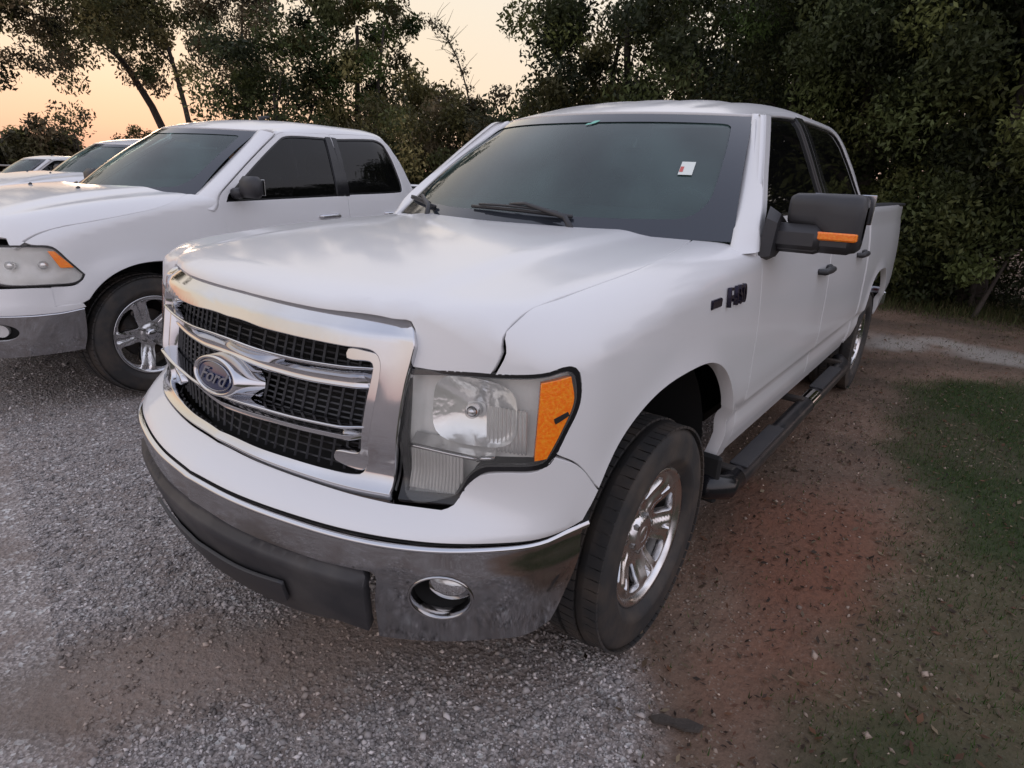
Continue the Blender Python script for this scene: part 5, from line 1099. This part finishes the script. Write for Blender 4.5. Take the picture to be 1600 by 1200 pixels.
def tree(kind,label,px,d,h,crown_z,rx,n_cl,n_lf,cols,leaf=.05,clr=.5,lean=(0,0),trunks=1,seed=0,fill=1.,cat='tree',group=None,rbase=.13,hang=0,limbs=14,zsk=0):
    r=np.random.default_rng(seed); p=px_pos(px,d); root=thing(kind,label,cat,(p[0],p[1],float(zg(p[0],p[1]))-.05),group)
    side_=np.array([-math.sin(math.atan2(p[1]-CP[1],p[0]-CP[0])),math.cos(math.atan2(p[1]-CP[1],p[0]-CP[0]))]) # world direction that runs to the left of the view
    # clump centres fill an ellipsoid
    q=r.normal(0,1,(n_cl,3)); q/=np.linalg.norm(q,axis=1,keepdims=True); q*=(r.random(n_cl)**(.38 if fill>=1 else .55))[:,None]
    cz=(crown_z+h)/2; hz=(h-crown_z)/2; C=q*np.array([rx,rx*.8,hz])+np.array([lean[0],lean[1],cz]); C[:,2]=np.maximum(C[:,2],.25)
    C[:,2]-=hang*(np.hypot(q[:,0],q[:,1])**2)
    Rr=clr*r.uniform(.6,1.35,n_cl)
    V,co=leaves(C,Rr,n_lf,leaf,cols,seed=seed+1); me=fastmesh('crown',V,np.arange(len(V)).reshape(-1,4),'leaf',np.repeat(co,4,0)); link(bpy.data.objects.new('crown',me),root)
    top=np.array([lean[0]*.8,lean[1]*.8,cz+hz*.25])
    for i in range(trunks):
        o=np.array([r.normal(0,.25),r.normal(0,.25),0]) if i else np.zeros(3); tp=top+(np.array([r.normal(0,rx*.3),r.normal(0,rx*.3),0]) if i else 0); t=np.linspace(0,1,9)[:,None]; P=o*(1-t)+tp*t+np.array([1,1,0])*np.sin(t*math.pi)*.12*r.normal(0,1,3); P[:,:2]-= (np.array(lean)*.25)*(np.sin(t*math.pi)) ; b=MB(); b.tube(P,rbase*(1-.75*t[:,0])/(1+.5*i),8); b.build('trunk','bark',root,smooth=True)
    b=MB(); 
    for c in C[r.permutation(n_cl)[:limbs]]:
        f=np.clip(.35+(c[2]-.5)/max(top[2],.1)*.45,.50,.95); s_=top*f; s_=s_-np.array([lean[0],lean[1],0])*.25*math.sin(f*math.pi); t=np.linspace(0,1,6)[:,None]
        if np.linalg.norm(c-s_)>max(1.5,rx*.55): continue
        P=s_*(1-t)+c*t; P[:,2]+=np.sin(t[:,0]*math.pi)*.15; b.tube(P,.022*(1-.85*t[:,0])*rbase/.13,5)
    if b.n: lo=b.build('limbs','bark',root,smooth=True); lo['kind']='stuff'
    return root
OL=[(.095,.090,.034),(.12,.108,.042),(.07,.078,.028),(.14,.118,.048)]
DK=[(.05,.060,.024),(.065,.080,.028),(.10,.112,.038),(.035,.045,.020)]
AU=[(.115,.09,.05),(.085,.078,.040),(.14,.105,.055),(.07,.07,.036)]
GR=[(.050,.075,.022),(.065,.090,.026),(.040,.058,.018)]
def lean_px(px,d,left,away=0):
    p=px_pos(px,d); a=math.atan2(p[1]-CP[1],p[0]-CP[0]); return (-math.sin(a)*left+math.cos(a)*away, math.cos(a)*left+math.sin(a)*away)
# left of the pale gap, at the back of the lot
tree('leaning_tree','tall airy tree leaning left over the row, bare trunk showing above the second pickup',272,20,7.9,3.1,3.5,170,34000,AU+OL[:2],.055,.40,lean_px(272,20,3.1),1,11,.8,rbase=.15,hang=1.0,limbs=26)
tree('leaning_tree','slender olive tree with a thin dark stem just right of the long leaning trunk',302,18.5,7.4,3.3,1.8,75,19000,OL,.052,.40,lean_px(302,18.5,.9),1,12,.9,rbase=.10,limbs=18)
tree('thin_tree','airy half-bare tree with pinkish sky showing through its twigs beside the dark thicket',395,19,7.4,2.4,1.6,70,16000,AU,.045,.42,(0,0),2,13,rbase=.09,limbs=40)
tree('dense_tree','dense dark tree rising behind the roof of the nearest parked pickup',430,16,4.9,.3,1.7,60,17000,DK,.055,.5,(0,0),2,14,rbase=.12)
tree('tall_tree','tall green tree with a full rounded top directly left of the pale sky gap',560,16,6.6,1.6,1.45,75,21000,OL[:3]+GR[:2],.055,.42,(0,0),2,15,rbase=.13,limbs=20)
tree('broad_bush','broad olive bush behind the rear window of the nearest parked pickup',590,13.5,2.9,.1,1.5,60,16000,OL,.05,.42,(0,0),2,16,cat='bush',rbase=.06)
tree('vine_bush','vine-covered bush under the pale sky gap beside the windscreen pillar',715,13.5,3.0,.1,1.35,55,14000,OL+AU[:1],.048,.38,(0,0),2,17,cat='bush',rbase=.06,limbs=30)
tree('vine_bush','brown-green vine tangle low between the two trucks with sky flecks at its top',800,13,3.25,.1,1.2,55,11000,AU+OL,.045,.36,(0,0),2,18,cat='bush',rbase=.06,limbs=30)
tree('oak_tree','big dark oak whose ragged left edge borders the pale sky gap above the windscreen',985,12.5,6.0,2.05,2.6,110,36000,DK+OL[:1],.052,.48,lean_px(985,12.5,.35),2,19,rbase=.17,limbs=40,hang=.4)
tree('understory_bush','dark rounded bush behind the middle of the white truck roof',905,11.5,2.85,.1,1.3,50,15000,DK+OL[:1],.05,.42,(0,0),2,20,cat='bush',rbase=.05)
tree('understory_bush','dark leafy bush behind the front corner of the cab roof under the bright sky hole',1075,11.2,2.75,.1,1.3,50,15000,DK,.05,.42,(0,0),2,21,cat='bush',rbase=.05)
tree('dense_tree','dense dark tree behind the rear of the cab with sky flecks along its top',1240,11.5,6.2,1.3,1.7,90,42000,DK+GR[:1],.040,.5,(0,0),2,22,rbase=.14,limbs=20)
tree('oak_tree','heavy dark tree behind the load bed filling the upper right of the view',1395,11,6.4,1.0,1.9,95,60000,DK,.040,.52,(0,0),2,23,rbase=.17)
tree('oak_tree','nearly black tree cut by the right edge of the view',1585,10.5,6.4,1.0,1.9,95,60000,DK,.040,.52,(0,0),2,24,rbase=.17)
tree('oak_tree','dark tree outside the lot beyond the right-hand trees',1790,10.5,6.0,.8,1.9,80,20000,DK,.065,.52,(0,0),2,25,rbase=.17,limbs=8)
tree('oak_tree','dark tree further along the woodland outside the right edge of the view',2050,11,6.2,.6,2.2,70,15000,DK,.075,.6,(0,0),2,41,rbase=.17,limbs=8)
tree('oak_tree','last dark tree of the woodland well outside the right edge of the view',2330,12,6.4,.5,2.4,70,15000,DK,.08,.62,(0,0),2,42,rbase=.17,limbs=8)
tree('understory_bush','low dark undergrowth at the woodland foot right behind the load bed',1300,11.3,2.1,.0,1.25,50,22000,DK,.040,.42,(0,0),2,26,cat='bush',rbase=.05)
tree('understory_bush','low dark undergrowth at the woodland foot beside the tailgate corner',1450,10.9,2.1,.0,1.25,50,22000,DK,.040,.42,(0,0),2,27,cat='bush',rbase=.05)
tree('understory_bush','low dark undergrowth at the woodland foot by the right edge of the view',1600,10.3,2.2,.0,1.25,50,22000,DK,.040,.42,(0,0),2,28,cat='bush',rbase=.05)
# second rank
tree('rear_tree','dim tree of the second rank filling behind the oak and the undergrowth',1120,17,6.4,.2,2.6,80,14000,DK,.09,.75,(0,0),1,31,limbs=8)
tree('rear_tree','dim tree of the second rank behind the heavy tree over the load bed',1330,17,8.6,.2,2.8,90,16000,DK,.09,.75,(0,0),1,32,limbs=8)
tree('rear_tree','dim tree of the second rank in the black upper right corner',1540,16.5,8.8,.2,2.9,90,16000,DK,.09,.75,(0,0),1,33,limbs=8)
tree('rear_tree','dim tree of the second rank closing the woodland low behind the windscreen',880,18,4.1,.2,2.4,70,11000,DK+OL[:1],.09,.6,(0,0),1,34,limbs=8)
tree('rear_tree','dim bushy tree of the second rank behind the tall green tree',640,19,4.3,.2,2.4,70,11000,OL,.085,.55,(0,0),1,35,limbs=8)
# far tree line at the left edge
for i,(px,d,h,rx) in enumerate(((-70,75,5.0,4.0),(10,75,4.4,2.6),(50,70,5.4,2.4),(92,72,4.6,1.9),(-150,70,5.5,4),(135,85,2.6,2.5))):
    tree('distant_tree',['far dark tree outside the left edge of the view','low far tree at the left edge above the metal rail','rounded tallest tree of the far tree line at left','ragged right-hand tree of the far tree line at left','far dark tree well outside the left edge','low bush at the right end of the far tree line'][i],px,d,h,.3,rx,40,4200,AU[:2]+OL[:1],.22,1.0,(0,0),1,50+i,limbs=4)
for i,(px,d,rx,h) in enumerate(((215,26,.75,2.5),(280,24,.8,2.5),(108,24,.6,2.95))):
    tree('small_bush',['small bush against the orange sky behind the second pickup','rounded bush at the foot of the leaning trunk','wispy twig cluster hanging against the orange sky right of the far tree line'][i],px,d,h+.35,(.6 if i<2 else 2.2),rx,18,(3000 if i<2 else 700),OL+AU,.06,.35,(0,0),1,70+i,cat='bush',rbase=.05,limbs=8)
# arching bare branch sapling in the gap
r_=thing('bare_sapling','thin bare arching sapling in the pale sky gap between the tall tree and the oak','sapling',(*px_pos(745,13.3),0))
a=math.atan2(r_.location.y-CP[1],r_.location.x-CP[0]); sd_=np.array([math.sin(a),-math.cos(a)])
b=MB(); P=[];
for t in np.linspace(0,1,14): l_=-(.05+1.15*max(0,t-.35)**1.5*1.6); z=4.35*math.sin(t*1.5); P.append((-sd_[0]*l_*-1,-sd_[1]*l_*-1,z))
b.tube(P,np.linspace(.028,.006,14),6); b.build('stem','bark',r_,smooth=True)
b=MB()
for i in range(46):
    k=rng.integers(5,13); p=np.array(P[k]); q=p+np.array([*(sd_*rng.normal(0,.22)),rng.uniform(.05,.4)]); b.tube([p,(p+q)/2+rng.normal(0,.03,3),q],[.006,.004,.002],4)
tw=b.build('twigs','bark',r_); tw['kind']='stuff'
C=np.array(P)[5:]; V,co=leaves(C,np.full(len(C),.20),500,.035,AU,seed=5); link(bpy.data.objects.new('crown',fastmesh('crown',V,np.arange(len(V)).reshape(-1,4),'leaf',np.repeat(co,4,0))),r_)
# far metal rail at the left edge
fr=thing('roadside_rail','low pale metal rail in front of the far tree line at the left edge','rail fence',(*px_pos(-10,48),-.32)); fr.rotation_euler=(0,0,.45)
M_['galv']=mat('galvanised_steel',(.30,.29,.28),.5,.6)
for z in (1.45,1.05): MB().tube([(-12,0,z),(3.6,0,z)],.05,8).build('rail','galv',fr)
for x in np.arange(-11.5,3.7,2.5): MB().tube([(x,0,0),(x,0,1.5)],.05,8).build('post','galv',fr)
# ---------------------------------------------------------------- vehicles
WF=make_wheel_meshes('f'); WR=make_wheel_meshes('r')
near=build_near()
row=build_row_truck(); row.location=(.153,-3.635,0); row.rotation_euler=(0,0,.124)
for i,(x,y,z,rz,lb) in enumerate(((-1.46,-9.85,-.0,.15,'white pickup truck second in the row, windscreen seen over the nearest parked hood'),(-3.7,-22.4,-.25,.15,'white pickup truck farthest left in the row, only its low cab roof and windscreen showing'))):
    c=copy_tree(row); c.location=(x,y,z); c.rotation_euler=(0,0,rz); c['label']=lb
